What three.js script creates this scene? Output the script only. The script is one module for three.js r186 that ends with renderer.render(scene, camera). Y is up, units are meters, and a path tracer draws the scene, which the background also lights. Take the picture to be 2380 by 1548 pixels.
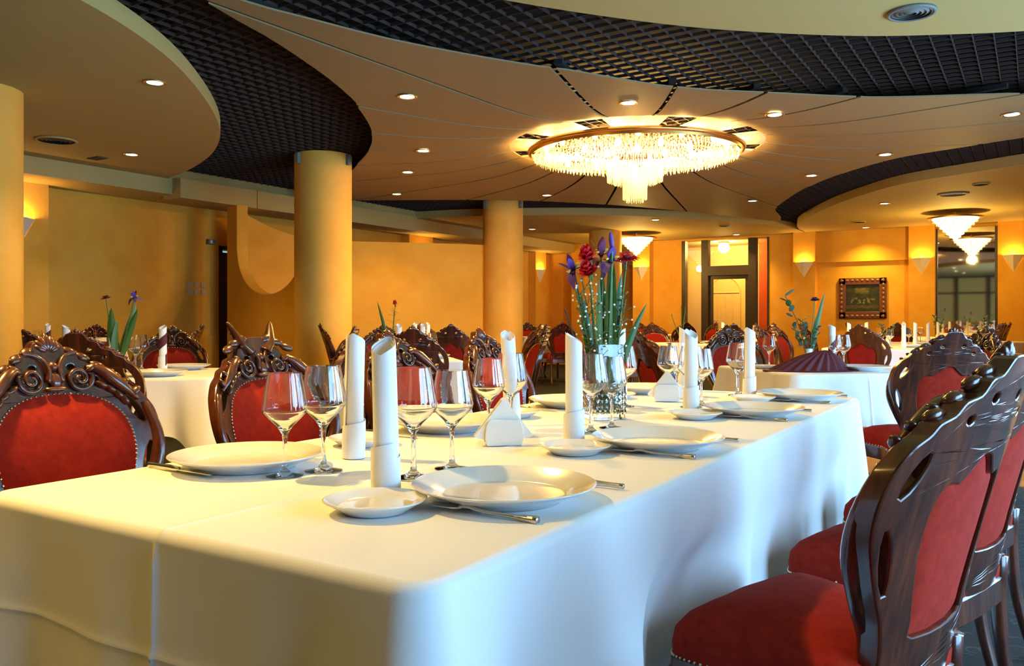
import * as THREE from 'three';
import { mergeGeometries, mergeVertices, toCreasedNormals } from 'three/addons/utils/BufferGeometryUtils.js';
import { RoundedBoxGeometry } from 'three/addons/geometries/RoundedBoxGeometry.js';
import { TessellateModifier } from 'three/addons/modifiers/TessellateModifier.js';
import { RectAreaLightUniformsLib } from 'three/addons/lights/RectAreaLightUniformsLib.js';

// ------------------------------------------------------------------ camera, sky, exposure
const scene = new THREE.Scene();
const YAW = 32.06 * Math.PI / 180, FPX = 1948;
const camera = new THREE.PerspectiveCamera(2 * Math.atan(805 / FPX) * 180 / Math.PI, 2380 / 1610, 0.05, 80);
camera.setViewOffset(2380, 1610, 0, 62, 2380, 1548);      // lens shifted so that the level horizon sits at row 743
camera.position.set(0, 1.06, 0);
camera.rotation.y = YAW;
camera.updateProjectionMatrix();
scene.add(camera);
scene.background = new THREE.Color().setRGB(0.42, 0.68, 1.0);   // overcast blue daylight outside the windows

const renderer = new THREE.WebGLRenderer({ antialias: true });
renderer.toneMapping = THREE.LinearToneMapping;
renderer.toneMappingExposure = 1.0;
renderer.shadowMap.enabled = true;
RectAreaLightUniformsLib.init();

const WARM = new THREE.Color().setRGB(1, 0.60, 0.14), WARMER = new THREE.Color().setRGB(1, 0.58, 0.15);
const DAY = new THREE.Color().setRGB(0.33, 0.62, 1.0);
const POWER = { window: 20, near: 44, spot: 18, small: 9.5, chandelier: 2.2, sconce: 1.2, pendant: 7 };
const WINDOWS = [[-1.5, 2.4], [-4.3, 2.4], [-7.1, 2.4]];   // centre z, width
const WALL_X = 1.9, SILL = 0.15, HEAD = 2.1;
for (const [z, w] of WINDOWS) {
  const l = new THREE.RectAreaLight(DAY, POWER.window, w, HEAD - SILL);
  l.position.set(WALL_X + 0.28, (HEAD + SILL) / 2, z); l.lookAt(0, (HEAD + SILL) / 2, z);
  l.name = 'window_daylight'; scene.add(l);
}

// ------------------------------------------------------------------ helpers
function rng(seed) { let a = seed >>> 0; return () => { a = (a + 0x6D2B79F5) >>> 0; let t = Math.imul(a ^ (a >>> 15), 1 | a); t = (t + Math.imul(t ^ (t >>> 7), 61 | t)) ^ t; return ((t ^ (t >>> 14)) >>> 0) / 4294967296; }; }
const V = (x, y, z) => new THREE.Vector3(x, y, z), P2 = (x, y) => new THREE.Vector2(x, y);
const taken = new Map();
function numbered(n) { const k = taken.get(n) ?? 0; taken.set(n, k + 1); return k ? n + '_' + String(k).padStart(3, '0') : n; }
function clean(g) { const o = g.index ? g.toNonIndexed() : g; const r = new THREE.BufferGeometry(); r.setAttribute('position', o.attributes.position); if (o.attributes.normal) r.setAttribute('normal', o.attributes.normal); if (o.attributes.uv) r.setAttribute('uv', o.attributes.uv); return r; }
function boxUV(g) {                                        // uv in metres from the dominant side of each face
  g = g.index ? g.toNonIndexed() : g; if (!g.attributes.normal) g.computeVertexNormals();
  const p = g.attributes.position, n = g.attributes.normal, uv = new Float32Array(p.count * 2);
  for (let i = 0; i < p.count; i += 3) {
    const ax = Math.abs(n.getX(i) + n.getX(i + 1) + n.getX(i + 2)), ay = Math.abs(n.getY(i) + n.getY(i + 1) + n.getY(i + 2)), az = Math.abs(n.getZ(i) + n.getZ(i + 1) + n.getZ(i + 2));
    for (let j = i; j < i + 3; j++) {
      const [a, b] = ay >= ax && ay >= az ? [p.getX(j), p.getZ(j)] : ax >= az ? [p.getZ(j), p.getY(j)] : [p.getX(j), p.getY(j)];
      uv[2 * j] = a; uv[2 * j + 1] = b;
    }
  }
  g.setAttribute('uv', new THREE.BufferAttribute(uv, 2)); return g;
}
const merge = (list) => list.length === 1 ? boxUV(clean(list[0])) : boxUV(mergeGeometries(list.map((g) => { const c = clean(g); if (!c.attributes.normal) c.computeVertexNormals(); c.deleteAttribute('uv'); return c; })));
function part(name, geos, mat, parent, label) { const m = new THREE.Mesh(Array.isArray(geos) ? merge(geos) : geos, mat); m.name = name; parent.add(m); if (label) m.userData.label = label; return m; }
function tag(o, label, category, group) { o.userData.label = label; o.userData.category = category; if (group) o.userData.group = group; return o; }
function thing(name, label, category, [x, y, z] = [0, 0, 0], turn = 0, group) { const o = new THREE.Group(); o.name = numbered(name); o.position.set(x, y, z); o.rotation.y = turn; scene.add(o); return tag(o, label, category, group); }
function solo(name, geos, mat, label, category, pos = [0, 0, 0], turn = 0, group) { const m = new THREE.Mesh(Array.isArray(geos) ? merge(geos) : geos, mat); m.name = numbered(name); m.position.set(...pos); m.rotation.y = turn; scene.add(m); return tag(m, label, category, group); }
function struct(name, geos, mat, label, category) { const m = new THREE.Mesh(Array.isArray(geos) ? merge(geos) : geos, mat); m.name = numbered(name); m.userData.kind = 'structure'; scene.add(m); if (label) tag(m, label, category); return m; }
function structGroup(name, label, category) { const g = new THREE.Group(); g.name = numbered(name); g.userData.kind = 'structure'; scene.add(g); return tag(g, label, category); }
function copy(proto, [x, y, z], turn, label, group) { const c = proto.clone(); c.name = numbered(proto.userData.base ?? proto.name); c.userData = { label, category: proto.userData.category }; if (group) c.userData.group = group; c.position.set(x, y, z); c.rotation.y = turn; scene.add(c); return c; }
// a prototype: built off the scene; the copies are what stands in it
function proto(name, category) { const g = new THREE.Group(); g.userData = { base: name, category }; return g; }
const bx = (x0, x1, y0, y1, z0, z1) => new THREE.BoxGeometry(x1 - x0, y1 - y0, z1 - z0).translate((x0 + x1) / 2, (y0 + y1) / 2, (z0 + z1) / 2);
const rb = (w, h, d, r, x = 0, y = 0, z = 0, s = 2) => new RoundedBoxGeometry(w, h, d, s, r).translate(x, y, z);
const lathe = (pts, seg = 32) => new THREE.LatheGeometry(pts.map(([x, y]) => P2(x, y)), seg);
function sweep(points, radius, n = 14, m = 7, squash = 1) {   // a round bar of changing thickness along a smooth path
  const c = new THREE.CatmullRomCurve3(points.map((p) => Array.isArray(p) ? V(...p) : p)), fr = c.computeFrenetFrames(n, false), pos = [], idx = [];
  for (let i = 0; i <= n; i++) {
    const p = c.getPointAt(i / n), r = typeof radius === 'function' ? radius(i / n) : radius;
    for (let j = 0; j < m; j++) { const a = j / m * 2 * Math.PI, q = p.clone().addScaledVector(fr.normals[i], Math.cos(a) * r).addScaledVector(fr.binormals[i], Math.sin(a) * r * squash); pos.push(q.x, q.y, q.z); }
  }
  for (let i = 0; i < n; i++) for (let j = 0; j < m; j++) { const a = i * m + j, b = i * m + (j + 1) % m; idx.push(a, b, a + m, b, b + m, a + m); }
  for (const [row, flip] of [[0, 1], [n, 0]]) { const k = pos.length / 3, p = c.getPointAt(row / n); pos.push(p.x, p.y, p.z); for (let j = 0; j < m; j++) { const a = row * m + j, b = row * m + (j + 1) % m; flip ? idx.push(k, b, a) : idx.push(k, a, b); } }
  const g = new THREE.BufferGeometry(); g.setAttribute('position', new THREE.Float32BufferAttribute(pos, 3)); g.setIndex(idx); g.computeVertexNormals(); return g;
}
function gridGeo(nu, nv, f, closeU = false) {                 // surface from f(u, v)
  const pos = [], idx = [], w = closeU ? nu : nu + 1;
  for (let j = 0; j <= nv; j++) for (let i = 0; i < w; i++) pos.push(...f(i / nu, j / nv));
  for (let j = 0; j < nv; j++) for (let i = 0; i < nu; i++) { const a = j * w + i, b = j * w + (i + 1) % w; idx.push(a, b, a + w, b, b + w, a + w); }
  const g = new THREE.BufferGeometry(); g.setAttribute('position', new THREE.Float32BufferAttribute(pos, 3)); g.setIndex(idx); g.computeVertexNormals(); return g;
}
function ball(x, y, z, rx, ry = rx, rz = rx, seg = 8, rot) { const g = new THREE.SphereGeometry(1, seg, Math.max(4, seg - 2)); g.scale(rx, ry, rz); if (rot) g.applyMatrix4(new THREE.Matrix4().makeRotationFromEuler(new THREE.Euler(...rot))); return g.translate(x, y, z); }

// ------------------------------------------------------------------ textures (grain, weave and print only)
function noiseTex(size, seed, octaves, base = 4, stretch = 1) {
  const r = rng(seed), out = new Float32Array(size * size); let amp = 1, total = 0;
  for (let o = 0, n = base; o < octaves; o++, n *= 2, amp *= 0.55) {
    const nx = Math.max(1, Math.round(n * stretch)), g = new Float32Array(nx * n).map(() => r()); total += amp;
    for (let y = 0; y < size; y++) for (let x = 0; x < size; x++) {
      const fx = x / size * nx, fy = y / size * n, x0 = Math.floor(fx), y0 = Math.floor(fy), u = fx - x0, v = fy - y0, s = u * u * (3 - 2 * u), t = v * v * (3 - 2 * v), x1 = (x0 + 1) % nx, y1 = (y0 + 1) % n;
      out[y * size + x] += amp * ((g[y0 * nx + x0] * (1 - s) + g[y0 * nx + x1] * s) * (1 - t) + (g[y1 * nx + x0] * (1 - s) + g[y1 * nx + x1] * s) * t);
    }
  }
  return out.map((v) => v / total);
}
function dataTex(size, fn, srgb, repeat = 1) {
  const d = new Uint8Array(size * size * 4);
  for (let i = 0; i < size * size; i++) { const [a, b, c] = fn(i); d[4 * i] = a; d[4 * i + 1] = b; d[4 * i + 2] = c; d[4 * i + 3] = 255; }
  const t = new THREE.DataTexture(d, size, size); t.wrapS = t.wrapT = THREE.RepeatWrapping; t.magFilter = THREE.LinearFilter; t.repeat.set(repeat, repeat);
  if (srgb) t.colorSpace = THREE.SRGBColorSpace; t.needsUpdate = true; return t;
}
const mixc = (a, b, t) => a.map((v, i) => Math.max(0, Math.min(255, v + (b[i] - v) * t)));
const nPlaster = noiseTex(512, 11, 6, 8), nCloth = noiseTex(256, 12, 5, 16), nWood = noiseTex(512, 13, 6, 4, 8);
const plasterBump = dataTex(512, (i) => [nPlaster[i] * 255, nPlaster[i] * 255, nPlaster[i] * 255], false, 0.8);
const plasterTint = (a, b) => dataTex(512, (i) => mixc(a, b, (nPlaster[i] - 0.3) * 2.2), true, 0.35);
const clothBump = dataTex(256, (i) => { const x = i % 256, y = i >> 8, w = ((x >> 1) + (y >> 1)) % 2 ? 40 : 0, v = nCloth[i] * 160 + w; return [v, v, v]; }, false, 6);
const woodTint = dataTex(512, (i) => mixc([52, 21, 10], [98, 44, 19], (nWood[i] - 0.25) * 1.9), true, 2.2);
const parquetTint = dataTex(512, (i) => { const x = i % 512, y = i >> 9, col = x >> 6, row = (y + (col % 2) * 128) >> 8, k = ((col * 7 + row * 13) % 5) / 5, joint = (x % 64 < 1 || (y + (col % 2) * 128) % 256 < 1) ? 0.55 : 1; return mixc([148, 106, 56], [186, 142, 82], k * 0.6 + nWood[i] * 0.5).map((v) => v * joint); }, true, 1.4);
const fabricTint = dataTex(256, (i) => mixc([128, 24, 12], [152, 36, 18], nCloth[i] * 1.3), true, 4);
function carpetTexture() {
  const cv = document.createElement('canvas'); cv.width = cv.height = 512; const c = cv.getContext('2d'), r = rng(77);
  c.fillStyle = '#0a1312'; c.fillRect(0, 0, 512, 512);
  for (let k = 0; k < 9000; k++) { const q = r(); c.fillStyle = q < 0.5 ? 'rgba(8,14,14,0.5)' : 'rgba(30,42,39,0.4)'; c.fillRect(r() * 512, r() * 512, 2, 2); }
  c.lineWidth = 4;
  for (let k = 0; k < 170; k++) { const x = r() * 512, y = r() * 512, a = r() * 6.3, R = 8 + r() * 9; c.strokeStyle = r() < 0.7 ? '#2a3733' : '#1e2929'; for (const ox of [-512, 0, 512]) for (const oy of [-512, 0, 512]) { c.beginPath(); c.arc(x + ox, y + oy, R, a, a + 3.4); c.stroke(); } }
  const t = new THREE.CanvasTexture(cv); t.wrapS = t.wrapT = THREE.RepeatWrapping; t.colorSpace = THREE.SRGBColorSpace; t.repeat.set(1.1, 1.1); return t;
}
function paintingTexture() {
  const cv = document.createElement('canvas'); cv.width = 512; cv.height = 420; const c = cv.getContext('2d'), r = rng(5);
  c.fillStyle = '#1c2117'; c.fillRect(0, 0, 512, 420);
  const dab = (x, y, w, h, col, al) => { c.globalAlpha = al; c.fillStyle = col; c.beginPath(); c.ellipse(x, y, w, h, (r() - 0.5) * 0.8, 0, 7); c.fill(); };
  for (let k = 0; k < 500; k++) dab(r() * 512, r() * 420, 10 + r() * 40, 6 + r() * 20, ['#20281a', '#2c3120', '#15180f', '#3a3d24'][Math.floor(r() * 4)], 0.35);
  for (let k = 0; k < 160; k++) dab(250 + (r() - 0.5) * 200, 90 + (r() - 0.5) * 80, 8 + r() * 22, 5 + r() * 12, ['#5b5733', '#6b6239', '#4c4a2c'][Math.floor(r() * 3)], 0.3);
  for (let k = 0; k < 200; k++) dab(r() * 512, 325 + r() * 40, 14 + r() * 30, 3 + r() * 6, ['#4a4526', '#5c5230', '#2e2c18'][Math.floor(r() * 3)], 0.4);
  for (const [x, y, w, h] of [[95, 255, 26, 46], [350, 245, 28, 52], [205, 268, 34, 32], [280, 260, 22, 40], [420, 225, 40, 14], [150, 215, 34, 16]]) for (let k = 0; k < 26; k++) dab(x + (r() - 0.5) * w * 1.3, y + (r() - 0.5) * h * 1.5, 3 + r() * w * 0.4, 3 + r() * h * 0.3, ['#8b8a72', '#a09d84', '#55583f', '#6d5f3c', '#3b3c28'][Math.floor(r() * 5)], 0.45);
  c.globalAlpha = 1;
  const t = new THREE.CanvasTexture(cv); t.colorSpace = THREE.SRGBColorSpace; return t;
}

// ------------------------------------------------------------------ materials
const lin = (r, g, b) => new THREE.Color().setRGB(r, g, b);
const std = (o) => new THREE.MeshStandardMaterial(o), phy = (o) => new THREE.MeshPhysicalMaterial(o);
const M = {
  wall: std({ map: plasterTint([222, 163, 48], [232, 177, 64]), roughness: 0.85, bumpMap: plasterBump, bumpScale: 0.003 }),
  column: std({ map: plasterTint([222, 167, 62], [232, 180, 80]), roughness: 0.8, bumpMap: plasterBump, bumpScale: 0.005 }),
  soffit: std({ color: lin(0.45, 0.34, 0.11), roughness: 0.75, bumpMap: plasterBump, bumpScale: 0.0008 }),
  sail: std({ color: lin(0.25, 0.175, 0.075), roughness: 0.6 }),
  sailEdge: std({ color: lin(0.70, 0.62, 0.45), roughness: 0.6 }),
  darkSlab: std({ color: lin(0.012, 0.010, 0.008), roughness: 0.95 }),
  lattice: std({ color: lin(0.032, 0.016, 0.009), roughness: 0.9, metalness: 0.0 }),
  carpet: std({ map: carpetTexture(), roughness: 1 }),
  parquet: std({ map: parquetTint, roughness: 0.3 }),
  inlay: std({ color: lin(0.02, 0.022, 0.03), roughness: 0.35 }),
  wood: phy({ map: woodTint, roughness: 0.3, clearcoat: 0.75, clearcoatRoughness: 0.1 }),
  fabric: phy({ map: fabricTint, roughness: 0.92, specularIntensity: 0.3, bumpMap: clothBump, bumpScale: 0.0006 }),
  brass: std({ color: lin(0.75, 0.62, 0.38), metalness: 1, roughness: 0.3 }),
  cloth: std({ color: lin(0.82, 0.82, 0.81), roughness: 0.85, bumpMap: clothBump, bumpScale: 0.0004 }),
  napkin: std({ color: lin(0.86, 0.86, 0.86), roughness: 0.9, bumpMap: clothBump, bumpScale: 0.0005 }),
  burgundy: phy({ color: lin(0.085, 0.006, 0.014), roughness: 0.7, sheen: 0.15, sheenRoughness: 0.4, sheenColor: lin(0.5, 0.06, 0.09) }),
  china: phy({ color: lin(0.82, 0.82, 0.80), roughness: 0.16, clearcoat: 0.6, clearcoatRoughness: 0.05 }),
  paper: std({ color: lin(0.86, 0.85, 0.80), roughness: 0.85 }),
  steel: std({ color: lin(0.62, 0.61, 0.60), metalness: 1, roughness: 0.22 }),
  glass: phy({ color: lin(1, 1, 1), roughness: 0.0, transmission: 1, thickness: 0.01, ior: 1.5 }),
  pane: phy({ color: lin(0.95, 0.97, 0.96), roughness: 0.02, transmission: 1, thickness: 0, ior: 1.5 }),
  water: phy({ color: lin(0.95, 1, 0.97), roughness: 0, transmission: 1, thickness: 0.05, ior: 1.33 }),
  mirror: std({ color: lin(0.80, 0.80, 0.78), metalness: 1, roughness: 0.03 }),
  frameDark: std({ color: lin(0.022, 0.013, 0.008), roughness: 0.45 }),
  gold: std({ color: lin(0.72, 0.42, 0.12), metalness: 1, roughness: 0.3 }),
  gilt: std({ color: lin(0.30, 0.13, 0.045), metalness: 0.5, roughness: 0.45 }),
  gypsum: std({ color: lin(0.75, 0.68, 0.56), roughness: 0.8 }),
  crystal: phy({ color: lin(1, 0.93, 0.76), roughness: 0.12, transmission: 0.6, thickness: 0 }),
  glow: std({ color: lin(0.9, 0.8, 0.6), emissive: lin(1, 0.80, 0.48), emissiveIntensity: 9 }),
  glowBulb: std({ color: lin(0.9, 0.8, 0.6), emissive: lin(1, 0.72, 0.34), emissiveIntensity: 14 }),
  glowShade: std({ color: lin(0.9, 0.85, 0.7), emissive: lin(1, 0.80, 0.50), emissiveIntensity: 2.4 }),
  trimWhite: std({ color: lin(0.72, 0.66, 0.54), roughness: 0.5 }),
  grille: std({ color: lin(0.06, 0.05, 0.035), roughness: 0.7 }),
  grilleGrey: std({ color: lin(0.16, 0.17, 0.15), roughness: 0.6 }),
  leaf: std({ color: lin(0.05, 0.125, 0.018), roughness: 0.5 }),
  leafPale: std({ color: lin(0.12, 0.20, 0.05), roughness: 0.55 }),
  leafBlue: std({ color: lin(0.05, 0.11, 0.075), roughness: 0.6 }),
  twig: std({ color: lin(0.06, 0.045, 0.025), roughness: 0.8 }),
  redPetal: std({ color: lin(0.62, 0.012, 0.022), roughness: 0.6 }),
  darkRed: std({ color: lin(0.22, 0.010, 0.02), roughness: 0.6 }),
  purplePetal: std({ color: lin(0.09, 0.035, 0.26), roughness: 0.6 }),
  plum: std({ color: lin(0.13, 0.014, 0.06), roughness: 0.6 }),
  yellow: std({ color: lin(0.7, 0.5, 0.05), roughness: 0.7 }),
  whitePetal: std({ color: lin(0.85, 0.83, 0.74), roughness: 0.7 }),
  creamDoor: std({ color: lin(0.72, 0.58, 0.30), roughness: 0.6 }),
  creamWall: std({ color: lin(0.64, 0.54, 0.36), roughness: 0.8 }),
  redWall: std({ color: lin(0.72, 0.10, 0.03), roughness: 0.7 }),
  curtain: std({ color: lin(0.62, 0.44, 0.13), roughness: 0.9 }),
  frameWood: std({ color: lin(0.11, 0.030, 0.018), roughness: 0.35 }),
  switchWhite: std({ color: lin(0.55, 0.44, 0.28), roughness: 0.6 }),
  painting: std({ map: paintingTexture(), roughness: 0.5 }),
};
for (const k of ['leaf', 'leafPale', 'leafBlue', 'redPetal', 'darkRed', 'purplePetal', 'plum', 'whitePetal', 'napkin', 'burgundy', 'cloth', 'paper', 'gypsum']) M[k].side = THREE.DoubleSide;

// ------------------------------------------------------------------ the room shell
const ZB = -17.4, ZN = 3.2, XL = -9.85, XR = WALL_X;             // back, near, left and right wall faces
const HM = 2.92, HD = 2.80, HS = 2.80, TOP = 3.35;               // lattice, soffits, star panels, slab
struct('floor', [bx(XL - 0.3, XR + 0.4, -0.2, 0, -21, ZN + 0.3)], M.carpet, 'dark green patterned carpet floor', 'floor');
const parquet = struct('floor', [bx(-5.4, 1.3, 0.0, 0.006, -10.4, -6.2)], M.parquet, 'tan wooden dance floor panel set in the carpet', 'floor');
for (const [x, z, s] of [[-0.05, -7.9, 0.42], [-3.62, -8.24, 0.9]]) { const g = new THREE.CylinderGeometry(s, s, 0.003, 4).translate(x, 0.0078, z); part('inlay', [g], M.inlay, parquet, 'dark diamond inlay'); }
struct('ceiling', [bx(XL - 0.3, XR + 0.4, TOP, TOP + 0.2, -21, ZN + 0.3)], M.darkSlab, 'black ceiling slab above the open lattice', 'ceiling');

// walls of the sides the photograph does not show directly, with the windows that light the room
{
  const wr = [], zs = WINDOWS.map(([z, w]) => [z + w / 2, z - w / 2]).sort((a, b) => b[0] - a[0]); let z0 = ZN + 0.3;
  for (const [a, b] of zs) { wr.push(bx(XR, XR + 0.25, 0, TOP, a, z0)); wr.push(bx(XR, XR + 0.25, 0, SILL, b, a)); wr.push(bx(XR, XR + 0.25, HEAD, TOP, b, a)); z0 = b; }
  wr.push(bx(XR, XR + 0.25, 0, TOP, -21, z0));
  struct('wall_right', wr, M.wall, 'yellow window wall along the right side', 'wall');
  WINDOWS.forEach(([z, w], i) => {
    const g = structGroup('window_' + (i + 1), 'tall daylight window in the right wall', 'window'); delete g.userData.label; delete g.userData.category;
    const f = []; for (const s of [-1, 1]) f.push(bx(XR + 0.08, XR + 0.16, SILL, HEAD, z + s * (w / 2 - 0.04) - 0.04, z + s * (w / 2 - 0.04) + 0.04));
    f.push(bx(XR + 0.08, XR + 0.16, SILL, SILL + 0.08, z - w / 2, z + w / 2), bx(XR + 0.08, XR + 0.16, HEAD - 0.08, HEAD, z - w / 2, z + w / 2), bx(XR + 0.08, XR + 0.16, SILL, HEAD, z - 0.03, z + 0.03));
    part('window_frame', f, M.frameDark, g);
    for (const s of [-1, 1]) part('pane', [bx(XR + 0.117, XR + 0.121, SILL + 0.08, HEAD - 0.08, z + (s < 0 ? -w / 2 + 0.08 : 0.03), z + (s < 0 ? -0.03 : w / 2 - 0.08))], M.pane, g);
  });
  const wn = structGroup('wall_near', 'wall of dark framed curtained panes behind the viewer', 'wall');
  part('wall_panel', [bx(XL - 0.3, XR + 0.3, 0, TOP, ZN + 0.06, ZN + 0.3)], M.curtain, wn);
  for (let x = XL + 0.4; x < XR; x += 1.12) part('post', [bx(x - 0.06, x + 0.06, 0, HM, ZN - 0.02, ZN + 0.06)], M.frameDark, wn);
  for (const y of [2.12, 2.76]) part('rail', [bx(XL, XR, y - 0.035, y + 0.035, ZN - 0.01, ZN + 0.06)], M.frameDark, wn);
}
// left wall, its pilasters, the dado and the bulkhead in front of it
{
  const w = structGroup('wall_left', 'long orange plaster wall on the left side', 'wall');
  part('wall_panel', [bx(XL - 0.25, XL, 0, TOP, -7.92, ZN + 0.3), bx(XL - 0.25, XL, 2.06, TOP, -8.72, -7.92), bx(XL - 0.25, XL, 0, TOP, -18, -8.72)], M.wall, w);
  part('dado_panel', [bx(XL, XL + 0.03, 0, 0.84, -7.86, -1)], M.wall, w);
  for (const [z0, z1] of [[-5.35, -4.55], [-16.9, -16.42], [-12.6, -11.9]]) part('pilaster', [bx(XL, XL + 0.2, 0, 2.61, z0, z1)], M.wall, w);
  const d = structGroup('door_1', 'dark door standing in the left wall beside the notched partition', 'door');
  part('door_leaf', [rb(0.05, 2.02, 0.76, 0.006, XL - 0.12, 1.02, -8.32)], M.frameDark, d);
  part('door_frame', [bx(XL - 0.2, XL + 0.02, 0, 2.1, -7.93, -7.88), bx(XL - 0.2, XL + 0.02, 0, 2.1, -8.76, -8.71), bx(XL - 0.2, XL + 0.02, 2.06, 2.11, -8.76, -7.88)], M.frameDark, d);
  struct('ceiling', [bx(XL, -9.07, 2.61, HM + 0.04, -17.6, ZN)], M.soffit, 'low cream bulkhead beam along the left wall', 'beam');
  const duct = thing('ceiling_duct', 'boxed cream ceiling duct under the dark lattice above the notched partition', 'duct', [-9.0, 2.56, -8.6]);
  for (const [z0, z1] of [[2.04, 0.85], [0.84, -0.7], [-0.71, -2.6]]) part('duct_panel', [bx(-0.25, 0.09, 0, 0.24, z1, z0)], M.soffit, duct);
}
// back wall
{
  const w = structGroup('wall_back', 'yellow back wall with pilasters and recesses', 'wall'), H = HD;
  part('wall_panel', [bx(XL - 0.3, -6.54, 0, TOP, ZB - 0.25, ZB), bx(-4.67, XR + 0.3, 0, TOP, ZB - 0.25, ZB), bx(-6.54, -4.67, 2.76, TOP, ZB - 0.25, ZB)], M.wall, w);
  for (const [x0, x1] of [[-9.14, -8.8], [-7.6, -7.2], [-4.13, -3.71], [-2.03, -1.59], [-0.59, 0.25]]) part('pilaster', [bx(x0, x1, 0, H, ZB, ZB + 0.22)], M.wall, w);
  part('upper_panel', [bx(-3.71, -2.03, 2.19, H, ZB, ZB + 0.07)], M.wall, w);
  for (const [x0, x1, n] of [[-1.59, -0.59, 1], [-8.3, -7.62, 2]]) {
    const m = thing('wall_mirror', n === 1 ? 'tall wall mirror between two pilasters right of the painting' : 'narrow dark framed wall mirror beside the far round column', 'mirror', [(x0 + x1) / 2, 0.3, ZB + 0.02]);
    const h = (x1 - x0) / 2; part('mirror_glass', [bx(-h, h, 0, 2.44, 0, 0.02)], M.mirror, m);
    part('mirror_frame', [bx(h - 0.05, h, 0, 2.44, 0.02, 0.05), bx(-h, -h + 0.03, 0, 2.44, 0.02, 0.05)], M.frameDark, m);
  }
  // glazed entrance and the vestibule behind it
  const d = structGroup('door_2', 'dark framed glazed entrance door with sidelights in the back wall', 'door');
  const post = (x0, x1, y0 = 0, y1 = 2.76) => part('door_frame', [bx(x0, x1, y0, y1, ZB - 0.14, ZB + 0.02)], M.frameDark, d);
  post(-6.54, -6.46); post(-6.10, -5.95); post(-5.09, -4.93); post(-4.70, -4.67); post(-5.95, -5.09, 2.0, 2.2);
  const leaf = part('door_leaf', [bx(-5.95, -5.87, 0, 2.0, ZB - 0.1, ZB - 0.05), bx(-5.17, -5.09, 0, 2.0, ZB - 0.1, ZB - 0.05), bx(-5.87, -5.17, 1.92, 2.0, ZB - 0.1, ZB - 0.05), bx(-5.87, -5.17, 0, 0.2, ZB - 0.1, ZB - 0.05)], M.frameDark, d);
  part('door_handle', [rb(0.02, 0.12, 0.04, 0.006, -5.83, 1.02, ZB - 0.03), rb(0.1, 0.018, 0.018, 0.006, -5.79, 1.05, ZB - 0.015)], M.brass, leaf, 'brass door handle');
  for (const [x0, x1, y0, y1] of [[-5.87, -5.17, 0.2, 1.92], [-5.95, -5.09, 2.2, 2.76], [-6.46, -6.10, 0, 2.76], [-4.93, -4.70, 0, 2.76]]) part('pane', [bx(x0, x1, y0, y1, ZB - 0.078, ZB - 0.074)], M.pane, d);
  struct('wall_vestibule', [bx(-8.2, -3.2, 0, TOP, -19.9, -19.7), bx(-8.4, -8.2, 0, TOP, -19.9, ZB - 0.2), bx(-3.2, -3.0, 0, TOP, -19.9, ZB - 0.2)], M.creamWall, 'pale vestibule wall behind the glass door', 'wall');
  struct('ceiling', [bx(-8.2, -3.2, 2.82, 2.9, -19.7, ZB - 0.25)], M.creamWall, 'pale vestibule ceiling', 'ceiling');
  struct('wall_vestibule', [bx(-5.35, -4.3, 0, 2.82, -19.4, -19.1)], M.redWall, 'orange red painted pier behind the right sidelight of the glass door', 'wall');
  const g = structGroup('door_3', 'cream panelled door with arched top relief seen through the glass door', 'door');
  part('door_leaf', [rb(1.1, 2.3, 0.06, 0.01, -6.3, 1.15, -19.66)], M.creamDoor, g);
  const arch = []; for (let k = 0; k <= 14; k++) { const a = Math.PI * k / 14; arch.push([-6.3 + 0.36 * Math.cos(a), 1.72 + 0.36 * Math.sin(a), -19.625]); }
  part('arch_moulding', [sweep([[-5.94, 0.2, -19.625], ...arch, [-6.66, 0.2, -19.625]], 0.02, 60, 6)], M.creamDoor, g);
  part('cross_moulding', [sweep([[-6.66, 1.7, -19.625], [-6.3, 1.7, -19.625], [-5.94, 1.7, -19.625]], 0.016, 8, 6)], M.creamDoor, g);
  for (const dx of [-0.18, 0, 0.18]) part('panel_moulding', [sweep([[-6.3 + dx, 0.25, -19.63], [-6.3 + dx, 1, -19.63], [-6.3 + dx, 1.68, -19.63]], 0.01, 4, 6)], M.creamDoor, g);
  const vl = thing('ceiling_lamp', 'small glowing lamp on the vestibule ceiling behind the glass door', 'lamp', [-6.0, 2.66, -18.6]);
  part('lamp_base', [new THREE.CylinderGeometry(0.12, 0.12, 0.03, 20).translate(0, 0.145, 0)], M.gold, vl);
  part('lamp_shade', [new THREE.SphereGeometry(0.13, 20, 12).translate(0, 0.03, 0)], M.glowShade, vl);
  const l = new THREE.PointLight(WARM, 13); l.position.set(0, 0.03, 0); l.shadow.radius = 5; vl.add(l);
}
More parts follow.
